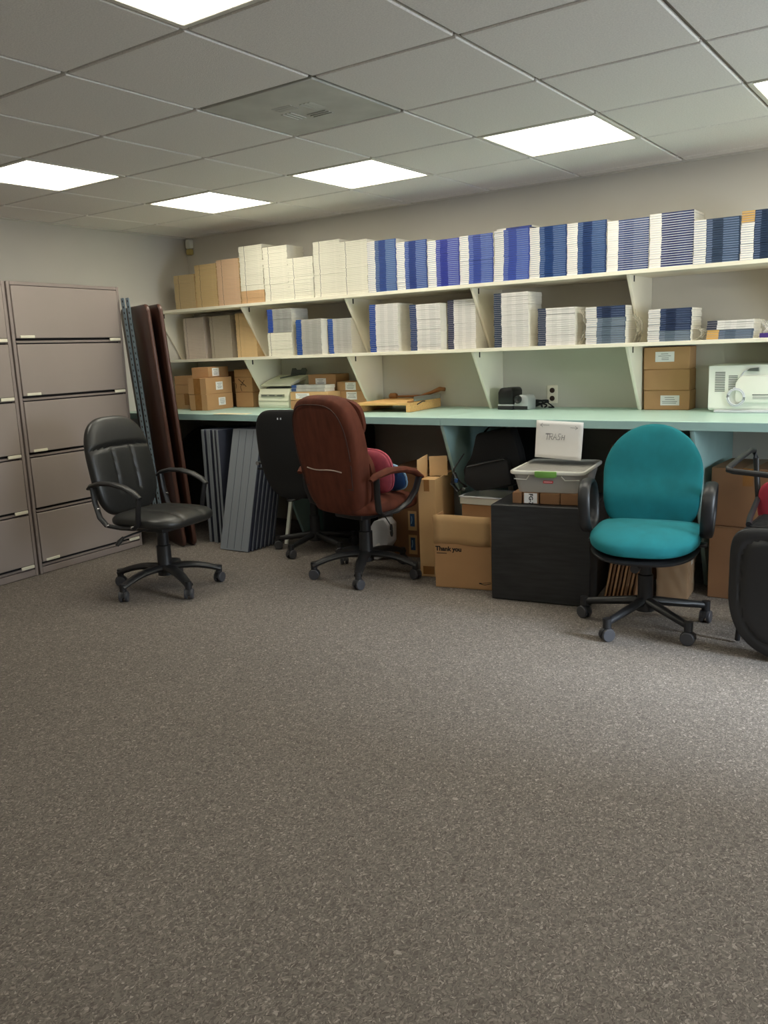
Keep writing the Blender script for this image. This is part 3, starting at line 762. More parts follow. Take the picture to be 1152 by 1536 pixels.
# ------------------------------------------------------------------ microwave, back towards the room
t = thing('microwave', 'white microwave oven turned back to front on the counter', 'microwave', (-.93, 5.005, ZK))
MB().box((0, 0, .135), (.52, .30, .245), white_m, bev=.012, seg=2).build('body', t)
m = MB(); m.box((0, -.151, .14), (.515, .006, .232), white_m, bev=.002); m.prism([(-.10, .055), (.26, .055), (.26, .20), (-.085, .20), (-.115, .165), (-.115, .07)], -.168, -.15, white_m, 'y', bev=.006)
bp = m.build('back_plate', t)
m = MB()
for k in range(12): m.box((-.197, -.1545, .118 + k * .0092), (.052, .002, .0042), greytray_m)
m.build('vent_slot', bp)
m = MB()
for k in range(9): m.box((-.130, -.1545, .125 + k * .0092), (.046, .002, .0042), greytray_m)
m.build('vent_slot', bp)
m = MB()
for k in range(4): m.box((.12 + k * .042, -.1545, .238), (.028, .002, .007), dark_m)
m.build('top_slot', bp)
m = MB()
for k in range(6):
    r0 = .042 + .004 * math.sin(k * 2.1); m.tube([(-.110 + r0 * math.cos(2 * PI * q / 20), -.162 - .002 * k, .085 + r0 * 1.05 * math.sin(2 * PI * q / 20)) for q in range(20)], .0035, greyplast_m, 6, closed=True)
m.tube([(-.13, -.166, .127), (-.105, -.16, .15), (-.095, -.158, .19), (-.075, -.158, .222), (-.055, -.158, .232)], .0035, greyplast_m, 6)
m.build('power_cord', t)
MB().prism([(-.06, .226), (-.045, .238), (-.0, .242), (.0, .222), (-.045, .224)], -.172, -.154, greytray_m, 'y', bev=.003).build('plug', t)
m = MB(); m.box((.03, -.1692, .098), (.115, .001, .004), greytray_m); m.box((.03, -.1692, .086), (.11, .001, .003), ink_m); m.box((.02, -.1692, .078), (.09, .001, .002), ink_m); m.box((.16, -.1692, .145), (.05, .001, .02), greytray_m); m.box((.16, -.1692, .105), (.05, .001, .012), greytray_m)
m.build('rating_label', t)
MB().box((.01, -.01, .008), (.47, .30, .016), greyplast_m, bev=.004).build('base', t)

# ------------------------------------------------------------------ trash sign
t = thing('paper_sign', 'white paper sign reading TRASH taped to the counter edge', 'sign', (-1.822, CF - .003, .944), 0)
n = 10; vs = []; fs = []
for i in range(n + 1):
    for j in range(n + 1):
        u, v = i / n, j / n
        xx = -.136 + .272 * u; zz = -.003 - .010 * u - .205 * v
        yy = -.0015 - .012 * (v ** 2) * (.4 + .6 * u) if v > .2 else -.0015
        vs.append((xx - .010 * v, yy, zz))
for i in range(n):
    for j in range(n): fs.append((i * (n + 1) + j, i * (n + 1) + j + 1, (i + 1) * (n + 1) + j + 1, (i + 1) * (n + 1) + j))
m = MB(); m.add(vs, fs, paper_m)
me = m.mesh('sheet'); so = obj('sheet', me, t); md = so.modifiers.new('thickness', 'SOLIDIFY'); md.thickness = .0006; md.offset = 0
m = MB()
def stroke(pts, wd=.0014): m.tube([(p[0], -.0045 - .010 * max(0, (-p[1] - .05) / .2) , p[1]) for p in pts], (wd, .0005), pencil_m, 5, up=(0, 1, 0))
stroke([(-.112, -.030), (-.060, -.030)], .001); stroke([(-.112, -.030), (-.098, -.020)], .001); stroke([(-.112, -.030), (-.098, -.040)], .001)
stroke([(.062, -.042), (.104, -.044)], .001); stroke([(.104, -.044), (.090, -.034)], .001); stroke([(.104, -.044), (.090, -.052)], .001)
LX = -.086
def glyph(strokes, ox, w=.020, h=.034, oz=-.110):
    for s in strokes: stroke([(ox + p[0] * w + p[1] * .006, oz + p[1] * h) for p in s])
glyph([[(0, 1), (1.2, 1)], [(.6, 1), (.6, 0)], [(0, .9), (1.2, .9)]], LX)
glyph([[(0, 0), (0, 1)], [(0, 1), (.8, .95), (.8, .55), (0, .5)], [(.3, .5), (.9, 0)]], LX + .026)
glyph([[(0, 0), (.5, 1), (1, 0)], [(.2, .4), (.8, .4)]], LX + .048)
glyph([[(.9, .95), (.3, 1), (.2, .6), (.8, .45), (.7, .05), (0, .05)]], LX + .072)
glyph([[(0, 0), (0, .8)], [(.7, 0), (.7, .8)], [(0, .4), (.7, .4)]], LX + .098)
m.build('lettering', t)

# ------------------------------------------------------------------ under the counter, centre
# tall narrow carton with raised flaps
t = thing('tall_carton', 'tall narrow open cardboard carton beside the counter support', 'box', (-2.600, 4.155, 0), R(14))
m = MB(); th = .004; w2, d2, hh = .052, .40, .592
m.b2((-w2, 0, .001), (w2, th, hh), card3_m); m.b2((-w2, d2 - th, .001), (w2, d2, hh), card3_m)
m.b2((-w2, th, .001), (-w2 + th, d2 - th, hh), card3_m); m.b2((w2 - th, th, .001), (w2, d2 - th, hh), card3_m); m.b2((-w2, 0, .001), (w2, d2, .006), card3_m)
m.b2((-w2 + th, .005, hh - .012), (w2 - th, .16, hh - .006), card3_m)
m.build('body', t)
MB().prism([(0, hh), (.20, hh), (.20, hh + .125), (.0, hh + .115)], -w2 - .004, -w2, card3_m, 'x').build('flap', t)
MB().box((.015, .20, hh + .055), (.11, .004, .12), card3_m, rot=(-.2, 0, .35)).build('flap', t)
MB().box((.0, -.0006, hh - .035), (.034, .001, .07), tape_m).build('tape', t); MB().box((0, -.0006, .04), (.07, .001, .05), tape_m).build('tape', t)
# open printed carton
rz = R(12.7); W, D, H = .330, .25, .257
t = thing('open_carton', 'open cardboard carton printed Thank you, left of the black cabinet', 'box', (-2.450, 3.988, 0), rz)
m = MB()
m.b2((0, 0, .001), (W, th, H), card_m); m.b2((0, D - th, .001), (W, D, H), card_m); m.b2((0, th, .001), (th, D - th, H), card_m); m.b2((W - th, th, .001), (W, D - th, H), card_m); m.b2((0, 0, .001), (W, D, .006), card_m)
m.build('body', t)
m = MB(); n = 8; vs = []; fs = []
for i in range(n + 1):
    for j in range(5):
        u, v = i / n, j / 4
        vs.append((u * W - .004 + .004 * v, -.002 - .030 * math.sin(v * 1.3) * .6 + .004 * math.sin(u * 7 + v), H + v * .170 + .004 * math.sin(u * 5)))
for i in range(n):
    for j in range(4): fs.append((i * 5 + j, (i + 1) * 5 + j, (i + 1) * 5 + j + 1, i * 5 + j + 1))
m.add(vs, fs, card3_m); fo_ = m.build('flap', t); q = fo_.modifiers.new('thickness', 'SOLIDIFY'); q.thickness = .004
MB().box((-.004, .10, H + .075), (.004, .19, .155), card_m, rot=(0, -.10, 0)).build('flap', t)
MB().box((.16, D + .008, H + .05), (W - .02, .004, .10), card_m, rot=(-.2, 0, 0)).build('flap', t)
x = text_mesh('Thank you', .036, blackink_m, .0005, .0014)
o = obj('lettering', x, t, (.004, -.001, H - .040), (PI / 2, 0, 0)); o['label'] = 'printed black words Thank you'
MB().box((.040, -.0008, H - .055), (.060, .0008, .004), blackink_m).build('small_print', t)
m = MB(); m.tube([(.262, -.001, .036), (.29, -.001, .030), (.328, -.001, .040)], (.002, .0005), blackink_m, 5, up=(0, 1, 0)); m.tube([(.262, -.001, .036), (.29, -.001, .041), (.328, -.001, .047)], (.0015, .0005), blackink_m, 5, up=(0, 1, 0)); m.tube([(.258, -.001, .037), (.272, -.001, .037)], (.004, .0005), blackink_m, 5, up=(0, 1, 0)); m.build('printed_arrow', t)
# carton with a white tray on it
carton('plain carton behind the Thank you carton, under the white tray', .29, .24, .432, (-2.318, 4.445, 0), R(3), card_m)
t = thing('storage_tray', 'white-rimmed shallow plastic tray on the carton under the black bag', 'tray', (-2.318, 4.445, .4325), R(3))
m = MB()
for s in (-1, 1):
    m.b2((s * .150, -.13, 0), (s * .147, .13, .046), white_m); m.b2((-.150, s * .13, 0), (.150, s * .127, .046), white_m)
m.b2((-.15, -.13, 0), (.15, .13, .004), white_m); m.build('body', t)
m = MB()
for s in (-1, 1):
    m.b2((s * .157, -.137, .040), (s * .147, .137, .048), greyplast_m, .001); m.b2((-.157, s * .137, .040), (.157, s * .127, .048), greyplast_m, .001)
m.build('rim', t)
# black soft bag
t = thing('soft_bag', 'black padded bag with pocket and buckles on the white tray', 'bag', (-2.300, 4.425, .4855), R(6))
def rel(pts): return [(x + 2.300, z - .4855) for x, z in pts]
MB().prism(rel([(-2.40, .842), (-2.30, .862), (-2.18, .880), (-2.135, .75), (-2.105, .60), (-2.17, .535), (-2.39, .497), (-2.475, .535), (-2.488, .625), (-2.435, .705)]), -.02, .10, blackfab_m, 'y', bev=.018).build('body', t)
pk_ = MB().prism(rel([(-2.445, .655), (-2.215, .712), (-2.178, .695), (-2.155, .555), (-2.385, .505), (-2.462, .56)]), -.075, -.015, bagpocket_m, 'y', bev=.016).build('front_pocket', t)
MB().tube([(-.135, -.078, .165), (.0, -.081, .198), (.10, -.078, .218)], .004, blackpl_m, 6).build('zip', t)
MB().tube([(-.17, -.03, .24), (-.225, -.06, .15), (-.235, -.07, .06), (-.19, -.085, .02), (-.14, -.085, .05), (-.19, -.09, .09), (-.215, -.08, .13)], (.014, .004), blackpl_m, 8).build('strap', t)
MB().box((-.195, -.10, .085), (.022, .01, .026), bluef_m, bev=.003).build('tag', t)
MB().box((-.150, -.092, .035), (.022, .01, .018), greytray_m, bev=.003).build('buckle', t)
MB().tube([(-.06, .03, .366), (-.03, .03, .395), (.04, .03, .402), (.08, .03, .386)], (.012, .005), blackpl_m, 8).build('carry_handle', t)
# black case behind it
t = thing('flat_case', 'large flat black case standing behind the padded bag', 'case', (-2.19, 4.86, 0), R(-5))
MB().box((0, 0, .42), (.36, .10, .84), blackfab_m, bev=.02, seg=3).build('body', t)
MB().tube([(-.06, 0, .84), (-.05, 0, .872), (.05, 0, .872), (.06, 0, .84)], .009, blackpl_m, 8).build('handle', t)

# black cabinet with cartons and plastic box on it
rz = R(9.2); c, s = math.cos(rz), math.sin(rz)
def loc_at(u, v): return (-2.056 + u * c - v * s, 3.925 + u * s + v * c)
t = thing('low_cabinet', 'scuffed low black cabinet sticking out from under the counter', 'cabinet', (-2.056, 3.925, 0), rz)
scuff_m = mat('scuffed_black', rgb(36, 36, 37), 0.55, noise=(4, 0.5), stretch=(1.5, 1, 14))
m = MB(); m.b2((0, .02, .004), (.527, .50, .508), scuff_m, .003); m.build('body', t)
MB().b2((0, 0, .004), (.527, .019, .522), scuff_m, .003).build('front_panel', t)
MB().b2((0, .0195, .5085), (.527, .50, .522), blackpl_m, .002).build('top_panel', t)
for k, (u, w) in enumerate(((.125, .05), (.200, .085), (.302, .105), (.412, .105))):
    x, y = loc_at(u, .145)
    labs = ['small slim carton at the left end of the row under the plastic box', 'small carton with a printed white label under the plastic box',
            'small plain carton right of the labelled one under the plastic box', 'small plain carton under the plastic box, nearest the teal chair']
    bx = carton(labs[k], w, .16, .060, (x, y, .5228), rz, card2_m, 'small cartons on the black cabinet', name='small_carton')
    if k == 1:
        q = sticker(bx, (0, -.0812, .031), .070, .054, blank=True)
        o = obj('lettering', text_mesh('FG-7', .030, blackink_m, .0004, .0008), bx, (-.008, -.0822, .056), (PI / 2, R(90), 0))
x, y = loc_at(.30, .145)
# plastic storage box
x, y = loc_at(.105, .055)
t = thing('storage_box', 'clear plastic storage box with green handle on the black cabinet', 'storage box', (x, y, .5832), rz)
W, D, H = .365, .46, .105
def rrect(x0, x1, y0, y1, r, k=5):
    p = []
    for cx, cy, a0 in ((x1 - r, y0 + r, -PI / 2), (x1 - r, y1 - r, 0), (x0 + r, y1 - r, PI / 2), (x0 + r, y0 + r, PI)):
        for q in range(k + 1): a = a0 + q * PI / 2 / k; p.append((cx + r * math.cos(a), cy + r * math.sin(a)))
    return p
lo = rrect(.022, W - .022, .022, D - .022, .03); hi = rrect(0, W, 0, D, .03); nn = len(lo)
m = MB(); m.add([(p[0], p[1], .001) for p in lo] + [(p[0], p[1], H) for p in hi], [tuple(range(nn))[::-1]] + [(i, (i + 1) % nn, nn + (i + 1) % nn, nn + i) for i in range(nn)], bin_m)
m.build('tub', t)
m = MB(); m.prism(rrect(-.012, W + .012, -.012, D + .012, .035), H, H + .008, bin_m, 'z'); m.build('lid', t)
m = MB(); rim = rrect(-.010, W + .010, -.010, D + .010, .034)
m.tube([(p[0], p[1], H + .004) for p in rim], (.008, .011), binrim_m, 8, closed=True); m.build('lid_rim', t)
m = MB(); m.prism([(.125, H - .014), (.14, H - .020), (.225, H - .020), (.24, H - .014), (.24, H + .014), (.125, H + .014)], -.026, -.008, green_m, 'y', bev=.004); m.build('latch', t)
m = MB(); m.tube([(.01, -.006, H - .03), (.075, .0, H - .034), (.09, -.002, H - .012)], .003, binrim_m, 6); m.tube([(W - .01, -.006, H - .03), (W - .085, .0, H - .034), (W - .105, -.002, H - .012)], .003, binrim_m, 6); m.build('moulded_ridge', t)
m = MB(); m.box((.190, .0055, .060), (.052, .002, .013), redlab_m, rot=(-.2, 0, 0)); m.box((.190, .0040, .0605), (.044, .002, .003), paper_m, rot=(-.2, 0, 0)); m.build('brand_label', t)
# carton in the dark behind
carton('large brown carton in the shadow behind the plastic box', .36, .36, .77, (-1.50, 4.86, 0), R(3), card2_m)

# flattened cartons leaning edge on
for k in range(8):
    w = .011 if k != 5 else .018
    o = MB().box((0, 0, .155), (w, .30, .31), card2_m if k % 2 else card_m, bev=.002).build('flattened_carton', None, loc=(-1.528 + k * .021, 4.33, .004), rot=(0, .17, R(4)))
    tag(o, f'flattened cardboard carton on edge under the teal chair, {ordinal(k + 1)} from the black cabinet', 'cardboard', 'flattened cartons under the counter')
# plastic wrapped carton
t = thing('wrapped_carton', 'carton wrapped in shiny crinkled plastic behind the teal chair', 'box', (-1.218, 4.43, 0), R(5))
MB().box((0, 0, .19), (.148, .21, .376), card_m, bev=.004).build('body', t)
wrap_m = mat_clear('wrap_film', rgb(190, 168, 140), 0.5, 0.05)
m = MB(); tb = bmesh.new(); bmesh.ops.create_cube(tb, size=1); bmesh.ops.subdivide_edges(tb, edges=tb.edges[:], cuts=14, use_grid_fill=True)
rnd = random.Random(3)
for v in tb.verts:
    nrm = Vector((v.co.x if abs(v.co.x) > .499 else 0, v.co.y if abs(v.co.y) > .499 else 0, v.co.z if abs(v.co.z) > .499 else 0)).normalized()
    q = Vector((v.co.x * .152, v.co.y * .214, v.co.z * .376 + .1905))
    if q.z > .005: q += nrm * (.001 + .005 * abs(math.sin(q.z * 150 + q.x * 45 + q.y * 30)) * rnd.random())
    v.co = q
m.tmp(tb, wrap_m); m.build('plastic_wrap', t, ang=25)
m = MB(); m.box((.0765, -.05, .24), (.001, .045, .035), blackink_m); m.box((.0765, .02, .20), (.001, .05, .05), paper_m); m.build('printed_label', t)
# two brown cartons at right
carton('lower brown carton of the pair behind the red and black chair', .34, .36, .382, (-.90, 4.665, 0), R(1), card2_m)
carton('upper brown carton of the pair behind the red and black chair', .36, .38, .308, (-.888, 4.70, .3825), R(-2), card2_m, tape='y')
# box with blue tape labels
t = carton('brown carton with blue printed tape on its corner under the counter', .25, .36, .60, (-2.985, 4.70, 0), R(6), card2_m)
for z in (.20, .44 - .0):
    pass
for z, hh in ((.085, .13), (.245, .13)):
    m = MB(); m.box((.020, -.1806, z), (.062, .001, hh), card3_m); m.box((.020, -.1812, z + .005), (.034, .001, .085), bluelab_m)
    m.tube([(.012, -.1818, z - .02), (.018, -.1818, z + .005), (.016, -.1818, z + .03)], (.003, .0005), paleb_m, 5, up=(0, 1, 0)); m.build('printed_tape', t)
# pale plastic housing
t = thing('plastic_housing', 'pale grey plastic housing with a slanted corner under the brown chair', 'appliance', (-3.115, 4.40, .002), R(5))
m = MB(); m.prism([(-.085, .21), (-.07, .055), (-.045, .0), (.005, .0), (.085, .12), (.09, .24), (.055, .275), (-.02, .26), (-.06, .20)], -.06, .06, greyplast_m, 'y', bev=.010); m.build('shell', t)
MB().box((.012, -.0608, .095), (.034, .001, .034), paper_m, rot=(0, -.5, 0)).build('sticker', t)

# ------------------------------------------------------------------ swivel chairs
def caster_mesh(r=.031):
    m = MB()
    for s in (-1, 1):
        M = Matrix.Translation((0, s * .016, r)) @ Matrix.Rotation(PI / 2, 4, 'X')
        m.lathe([(r * .55, -.009), (r * .9, -.009), (r, -.006), (r, .006), (r * .9, .009), (r * .55, .009)], wheel_m, 20, M)
    m.box((0, 0, r * 1.35), (.036, .016, r * 1.3), blackpl_m, bev=.005)
    pts = [(r * 1.12 * math.cos(a), r + r * 1.12 * math.sin(a)) for a in [PI * k / 8 for k in range(9)]]
    m.prism(pts + [(-r * .5, r * 1.2), (r * .5, r * 1.2)], -.009, .009, blackpl_m, 'y')
    m.cyl((0, 0, r * 1.9), (0, 0, r * 2.5), .010, blackpl_m, 10)
    return m.mesh('caster')
CASTER = caster_mesh()
def star_base(t, rad, a0, hub=.115, tip=.078, wid=.026, arch=0.012, style=0):
    """five spokes, each with its caster; a0: angle of the first spoke in the chair's own frame."""
    for k in range(5):
        a = a0 + k * 2 * PI / 5; ca_, sa_ = math.cos(a), math.sin(a)
        path = []; rr = []
        for q in range(8):
            f = q / 7; r_ = .02 + (rad - .012) * f
            z = hub + (tip - hub) * (f ** (1.8 if style == 0 else 1)) + arch * math.sin(PI * f)
            path.append((r_ * ca_, r_ * sa_, z)); rr.append((wid * (1 - .38 * f), .022 * (1 - .25 * f)))
        leg = MB().tube(path, rr, blackpl_m, 10).build('leg', t)
        MB().cyl((rad * ca_, rad * sa_, tip - .022), (rad * ca_, rad * sa_, tip + .022), .020, blackpl_m, 12).build('socket', leg)
        o = obj('caster', CASTER, leg, ((rad) * ca_, (rad) * sa_, .0), (0, 0, a + random.uniform(-.9, .9)))
def column(t, z0, z1, r0=.034, r1=.026):
    MB().lathe([(.045, z0 - .06), (.045, z0 - .01), (r0, z0), (r0, (z0 + z1) / 2), (r1, (z0 + z1) / 2 + .004), (r1, z1)], blackpl_m, 20).build('gas_column', t)

# --- black leather chair
CH = R(6)
t = thing('office_chair', 'black leather office chair in front of the filing cabinets', 'office chair', (-3.876, 3.23, 0), CH)
star_base(t, .315, R(-90) - CH, hub=.128, tip=.082, wid=.042)
column(t, .145, .385, .042, .034)
MB().box((-.02, 0, .385), (.26, .22, .045), blackpl_m, bev=.012, seg=2).build('seat_plate', t)
def seat_post(z0, cx=0.0, roll=.0, sag=0.0):
    return lambda p: Vector((cx + p.y, -p.x, z0 + p.z - roll * max(0, p.y - .10) ** 2 * 10 + sag * (p.x ** 2)))
g1 = lambda x, y: max(math.exp(-((x - .085) / .011) ** 2), math.exp(-((x + .085) / .011) ** 2)) * .32
m = MB(); m.cushion(selli(.255, .25, 3.2), .052, .042, leather_m, n=46, pw=2.8, post=seat_post(.440, .02, .05), groove=g1); m.build('seat', t)
def back_post(z0, x0, lean, curve=0.0):
    return lambda p: Vector((x0 + p.z - lean * (p.y) + curve * (p.x ** 2), -p.x, z0 + p.y + p.z * lean))
def g2(x, y):
    hline = math.exp(-((y - .115 + .25 * x * x) / .012) ** 2)
    v = (math.exp(-((x - .075) / .011) ** 2) + math.exp(-((x + .075) / .011) ** 2)) if y < .115 and y > -.16 else 0
    return max(hline * .7, v * .32)
m = MB(); m.cushion(selli(.245, .292, 2.9, .292, 3.2), .058, .045, leather_m, n=60, pw=2.6, post=back_post(.735, -.300, .20, .35), groove=g2); m.build('backrest', t)
for s in (-1, 1):
    m = MB(); m.tube([(-.265, s * .275, .635), (-.235, s * .28, .655), (-.16, s * .284, .672), (-.07, s * .284, .672), (.02, s * .282, .655), (.085, s * .280, .628), (.128, s * .278, .597)],
                     [(.020, .010), (.024, .013), (.026, .014), (.026, .014), (.026, .014), (.024, .013), (.018, .010)], blackpl_m, 12); ar = m.build('armrest', t)
    m = MB(); m.tube([(-.235, s * .278, .645), (-.225, s * .278, .56), (-.20, s * .276, .47), (-.16, s * .268, .425), (-.05, s * .262, .415), (.05, s * .262, .418), (.085, s * .268, .45), (.115, s * .276, .60)], (.011, .019), blackpl_m, 10, up=(0, 1, 0)); m.build('frame', ar)
    m = MB()
    for q in ((-.14, .427), (.05, .430), (-.205, .52)): m.cyl((q[0], s * .272, q[1]), (q[0], s * .289, q[1]), .007, chrome_m, 10)
    m.build('bolt', ar)
m = MB(); m.tube([(.0, -.10, .385), (-.02, -.20, .375), (-.03, -.275, .365)], .006, blackpl_m, 8)
m.tube([(-.03, -.275, .368), (-.04, -.30, .345), (-.045, -.315, .325)], [(.008, .008), (.020, .013), (.014, .009)], blackpl_m, 10); m.build('tilt_lever', t)

# --- brown high-back chair
CH = R(79)
t = thing('office_chair', 'brown suede high-back office chair turned towards the counter', 'office chair', (-2.965, 4.025, 0), CH)
star_base(t, .325, R(9) - CH, hub=.135, tip=.084, wid=.040)
column(t, .15, .40, .042, .034)
MB().box((0, 0, .395), (.28, .24, .045), blackpl_m, bev=.012, seg=2).build('seat_plate', t)
m = MB(); m.cushion(selli(.26, .27, 3.4), .065, .055, brown_m, n=36, pw=3, post=seat_post(.455, .02, .03)); m.build('seat', t)
def out_brown(th):
    x, y = selli(.268, .350, 3.4, .345, 3.2)(th)
    return x * (1 - .06 * math.exp(-((y + .14) / .10) ** 2)), y
bp_ = back_post(.765, -.245, .19, .25)
g3 = lambda x, y: math.exp(-((y + .065 + .02 * x) / .008) ** 2) * .35
m = MB(); m.cushion(out_brown, .06, .075, brown_m, n=52, pw=4.5, post=bp_); bk = m.build('backrest', t)
# piping and the torn thread on the rear face
m = MB(); pts = [Vector((out_brown(th)[0] * .86, out_brown(th)[1] * .90, -.072)) for th in [2 * PI * k / 60 for k in range(60)]]
m.tube([bp_(p) for p in pts if p.y > -.18], .0035, brownseam_m, 6); m.build('piping', bk)
m = MB(); m.tube([bp_(Vector((x, -.062 - .04 * x + .006 * math.sin(x * 20), -.0765))) for x in [-.15 + .30 * k / 14 for k in range(15)]], (.0025, .004), thread_m, 6); m.build('torn_seam', bk)
m = MB(); m.cushion(selli(.256, .125, 3), .085, .01, brown_m, n=28, pw=2.4, post=lambda p: bp_(Vector((p.x, p.y + .20, p.z + .045)))); m.build('head_cushion', bk)
m = MB(); m.cushion(selli(.256, .19, 3), .095, .01, brown_m, n=28, pw=2.4, post=lambda p: bp_(Vector((p.x, p.y - .13, p.z + .045)))); m.build('back_cushion', bk)
for s in (-1, 1):
    m = MB(); m.tube([(-.235, s * .315, .640), (-.20, s * .320, .662), (-.10, s * .325, .682), (.01, s * .325, .678), (.10, s * .322, .655), (.175, s * .318, .612)],
                     [(.020, .012), (.032, .018), (.034, .020), (.034, .020), (.032, .019), (.020, .012)], brown_m, 12); ar = m.build('armrest', t)
    ar['label'] = 'brown padded armrest'
    m = MB(); m.tube([(-.195, s * .320, .655), (-.19, s * .315, .55), (-.165, s * .298, .455), (-.12, s * .280, .425), (.0, s * .275, .43), (.09, s * .285, .47), (.130, s * .308, .54), (.155, s * .318, .62)], (.012, .024), blackpl_m, 10, up=(0, 1, 0)); m.build('frame', ar)
m = MB(); m.tube([(.02, -.08, .385), (.02, -.16, .375), (.03, -.175, .345), (.04, -.18, .325)], .004, blackpl_m, 8)
m.tube([(.04 + .028 * math.sin(a) * .5, -.185 + .020 * math.sin(a), .295 + .034 * math.cos(a)) for a in [2 * PI * k / 16 for k in range(16)]], .006, blackpl_m, 8, closed=True); m.build('tilt_lever', t)
# cushions on it
def world_cushion(name, label, loc, rz, tilt, a, b, th, m_, p=3, trim=None):
    tt = thing(name, label, 'cushion', loc, rz)
    q = MB(); q.cushion(selli(a, b, p), th, th, m_, n=28, pw=2.2, post=lambda v: Vector((v.z * math.cos(tilt) - (v.y + b) * math.sin(tilt), -v.x, (v.y + b) * math.cos(tilt) + v.z * math.sin(tilt)))); q.build('cover', tt)
    if trim:
        q = MB(); q.tube([Vector((-(y + b) * math.sin(tilt), -x, (y + b) * math.cos(tilt))) for x, y in [selli(a, b, p)(2 * PI * k / 48) for k in range(48)]], .007, trim, 6, closed=True); q.build('piping', tt)
    return tt
cs, sn = math.cos(CH), math.sin(CH)
def onchair(u, v): return (-2.965 + u * cs - v * sn, 4.025 + u * sn + v * cs)
x, y = onchair(.022, -.06)
world_cushion('throw_pillow', 'pink pillow with piping leaning on the brown chair', (x, y, .522), CH, .12, .19, .13, .036, pink_m, 3, pink_m)
x, y = onchair(.128, -.09)
world_cushion('throw_pillow', 'blue and pale blue pillow on the brown chair seat', (x, y, .524), CH, .28, .17, .085, .036, bluef_m, 2.6, paleb_m)

# --- black task chair
CH = R(97)
t = thing('office_chair', 'black fabric task chair partly hidden behind the brown chair', 'office chair', (-3.68, 4.405, 0), CH)
star_base(t, .28, R(-87) - CH, hub=.115, tip=.075, wid=.022, arch=0, style=1)
column(t, .13, .36, .034, .026)
m = MB(); m.cushion(selli(.235, .22, 3), .045, .035, blackfab_m, n=28, pw=2.6, post=seat_post(.415, .03, .03)); m.build('seat', t)
def out_task(th):
    x, y = selli(.235, .300, 4.2, .300, 2.6)(th)
    return x * (1 + .16 * (y / .30) if y < 0 else 1), y
m = MB(); m.cushion(out_task, .03, .03, blackfab_m, n=40, pw=3.2, post=back_post(.70, -.285, .12, .30)); bb = m.build('backrest', t)
MB().box((-.215, 0, .40), (.16, .05, .014), blackpl_m, bev=.004).build('back_bar', t)
m = MB()
for s in (-1, 1): m.box((-.354, s * .012, .945), (.004, .007, .012), greyplast_m)
m.build('emblem', bb)
MB().cyl((-.24, .25, .64), (-.28, .25, .64), .014, chrome_m, 12).build('adjust_knob', t)
m = MB(); m.box((-.255, .235, .60), (.016, .05, .014), blackpl_m); m.build('knob_bracket', t)

# --- teal chair
CH = R(-80)
t = thing('office_chair', 'teal fabric office chair with black loop arms facing the room', 'office chair', (-1.205, 3.87, 0), CH)
star_base(t, .30, R(326) - CH, hub=.128, tip=.085, wid=.026, arch=0, style=1)
column(t, .14, .37, .036, .029)
MB().box((0, 0, .372), (.24, .20, .035), blackpl_m, bev=.012, seg=2).build('seat_plate', t)
def teal_seat(p):
    x = .03 + p.y; z = .450 + p.z - .35 * max(0, p.y - .06) ** 2 * 3.0
    return Vector((x, -p.x, z))
m = MB(); m.cushion(selli(.248, .235, 2.9, .240, 7), .056, .056, teal_m, n=40, pw=2.8, post=teal_seat); m.build('seat', t)
m = MB(); m.cushion(selli(.243, .230, 2.9, .225, 3.6), .004, .03, blackpl_m, n=24, pw=3, post=lambda p: teal_seat(Vector((p.x, p.y, p.z - .052)))); m.build('seat_shell', t)
def out_teal(th):
    x, y = selli(.232, .235, 2.0, .250, 5)(th)
    return x * (1 - .05 * max(0, -y / .25)), y
def teal_back(p):
    y = p.y
    bulge = .030 * math.exp(-((y + .10) / .07) ** 2) * (1 - (p.x / .30) ** 2)
    return Vector((-.190 + p.z + (-bulge * 0 + .02 * math.exp(-((y + .11) / .08) ** 2)) - .17 * y + .55 * p.x ** 2 * .6, -p.x, .715 + y))
m = MB(); m.cushion(out_teal, .034, .026, teal_m, n=44, pw=2.8, post=teal_back); m.build('backrest', t)
m = MB(); m.cushion(lambda th: tuple(v * .96 for v in out_teal(th)), .0, .022, blackpl_m, n=24, pw=3, post=lambda p: teal_back(Vector((p.x, p.y, p.z - .020)))); m.build('back_shell', t)
MB().tube([(-.08, 0, .372), (-.20, 0, .38), (-.245, 0, .46), (-.235, 0, .62)], (.03, .008), blackpl_m, 8).build('back_bar', t)
for s in (-1, 1):
    pts = []
    for k in range(36):
        a = 2 * PI * k / 36; ex = .112 * (1 if math.cos(a) > 0 else 1.05); 
        pts.append((.0 + ex * math.copysign(abs(math.cos(a)) ** .8, math.cos(a)), s * (.272 + .006 * math.sin(a)), .580 + .118 * math.copysign(abs(math.sin(a)) ** .8, math.sin(a))))
    m = MB(); m.tube(pts, (.012, .028), blackpl_m, 12, closed=True, up=(0, 1, 0)); m.build('armrest', t)
    MB().box((.0, s * .20, .415), (.05, .14, .016), blackpl_m, bev=.004).build('arm_bracket', t)
m = MB(); m.cyl((.12, -.005, .352), (.20, -.02, .335), .006, blackpl_m, 8); m.cyl((.19, -.02, .337), (.215, -.022, .332), .024, blackpl_m, 16, .020); m.build('tension_knob', t)

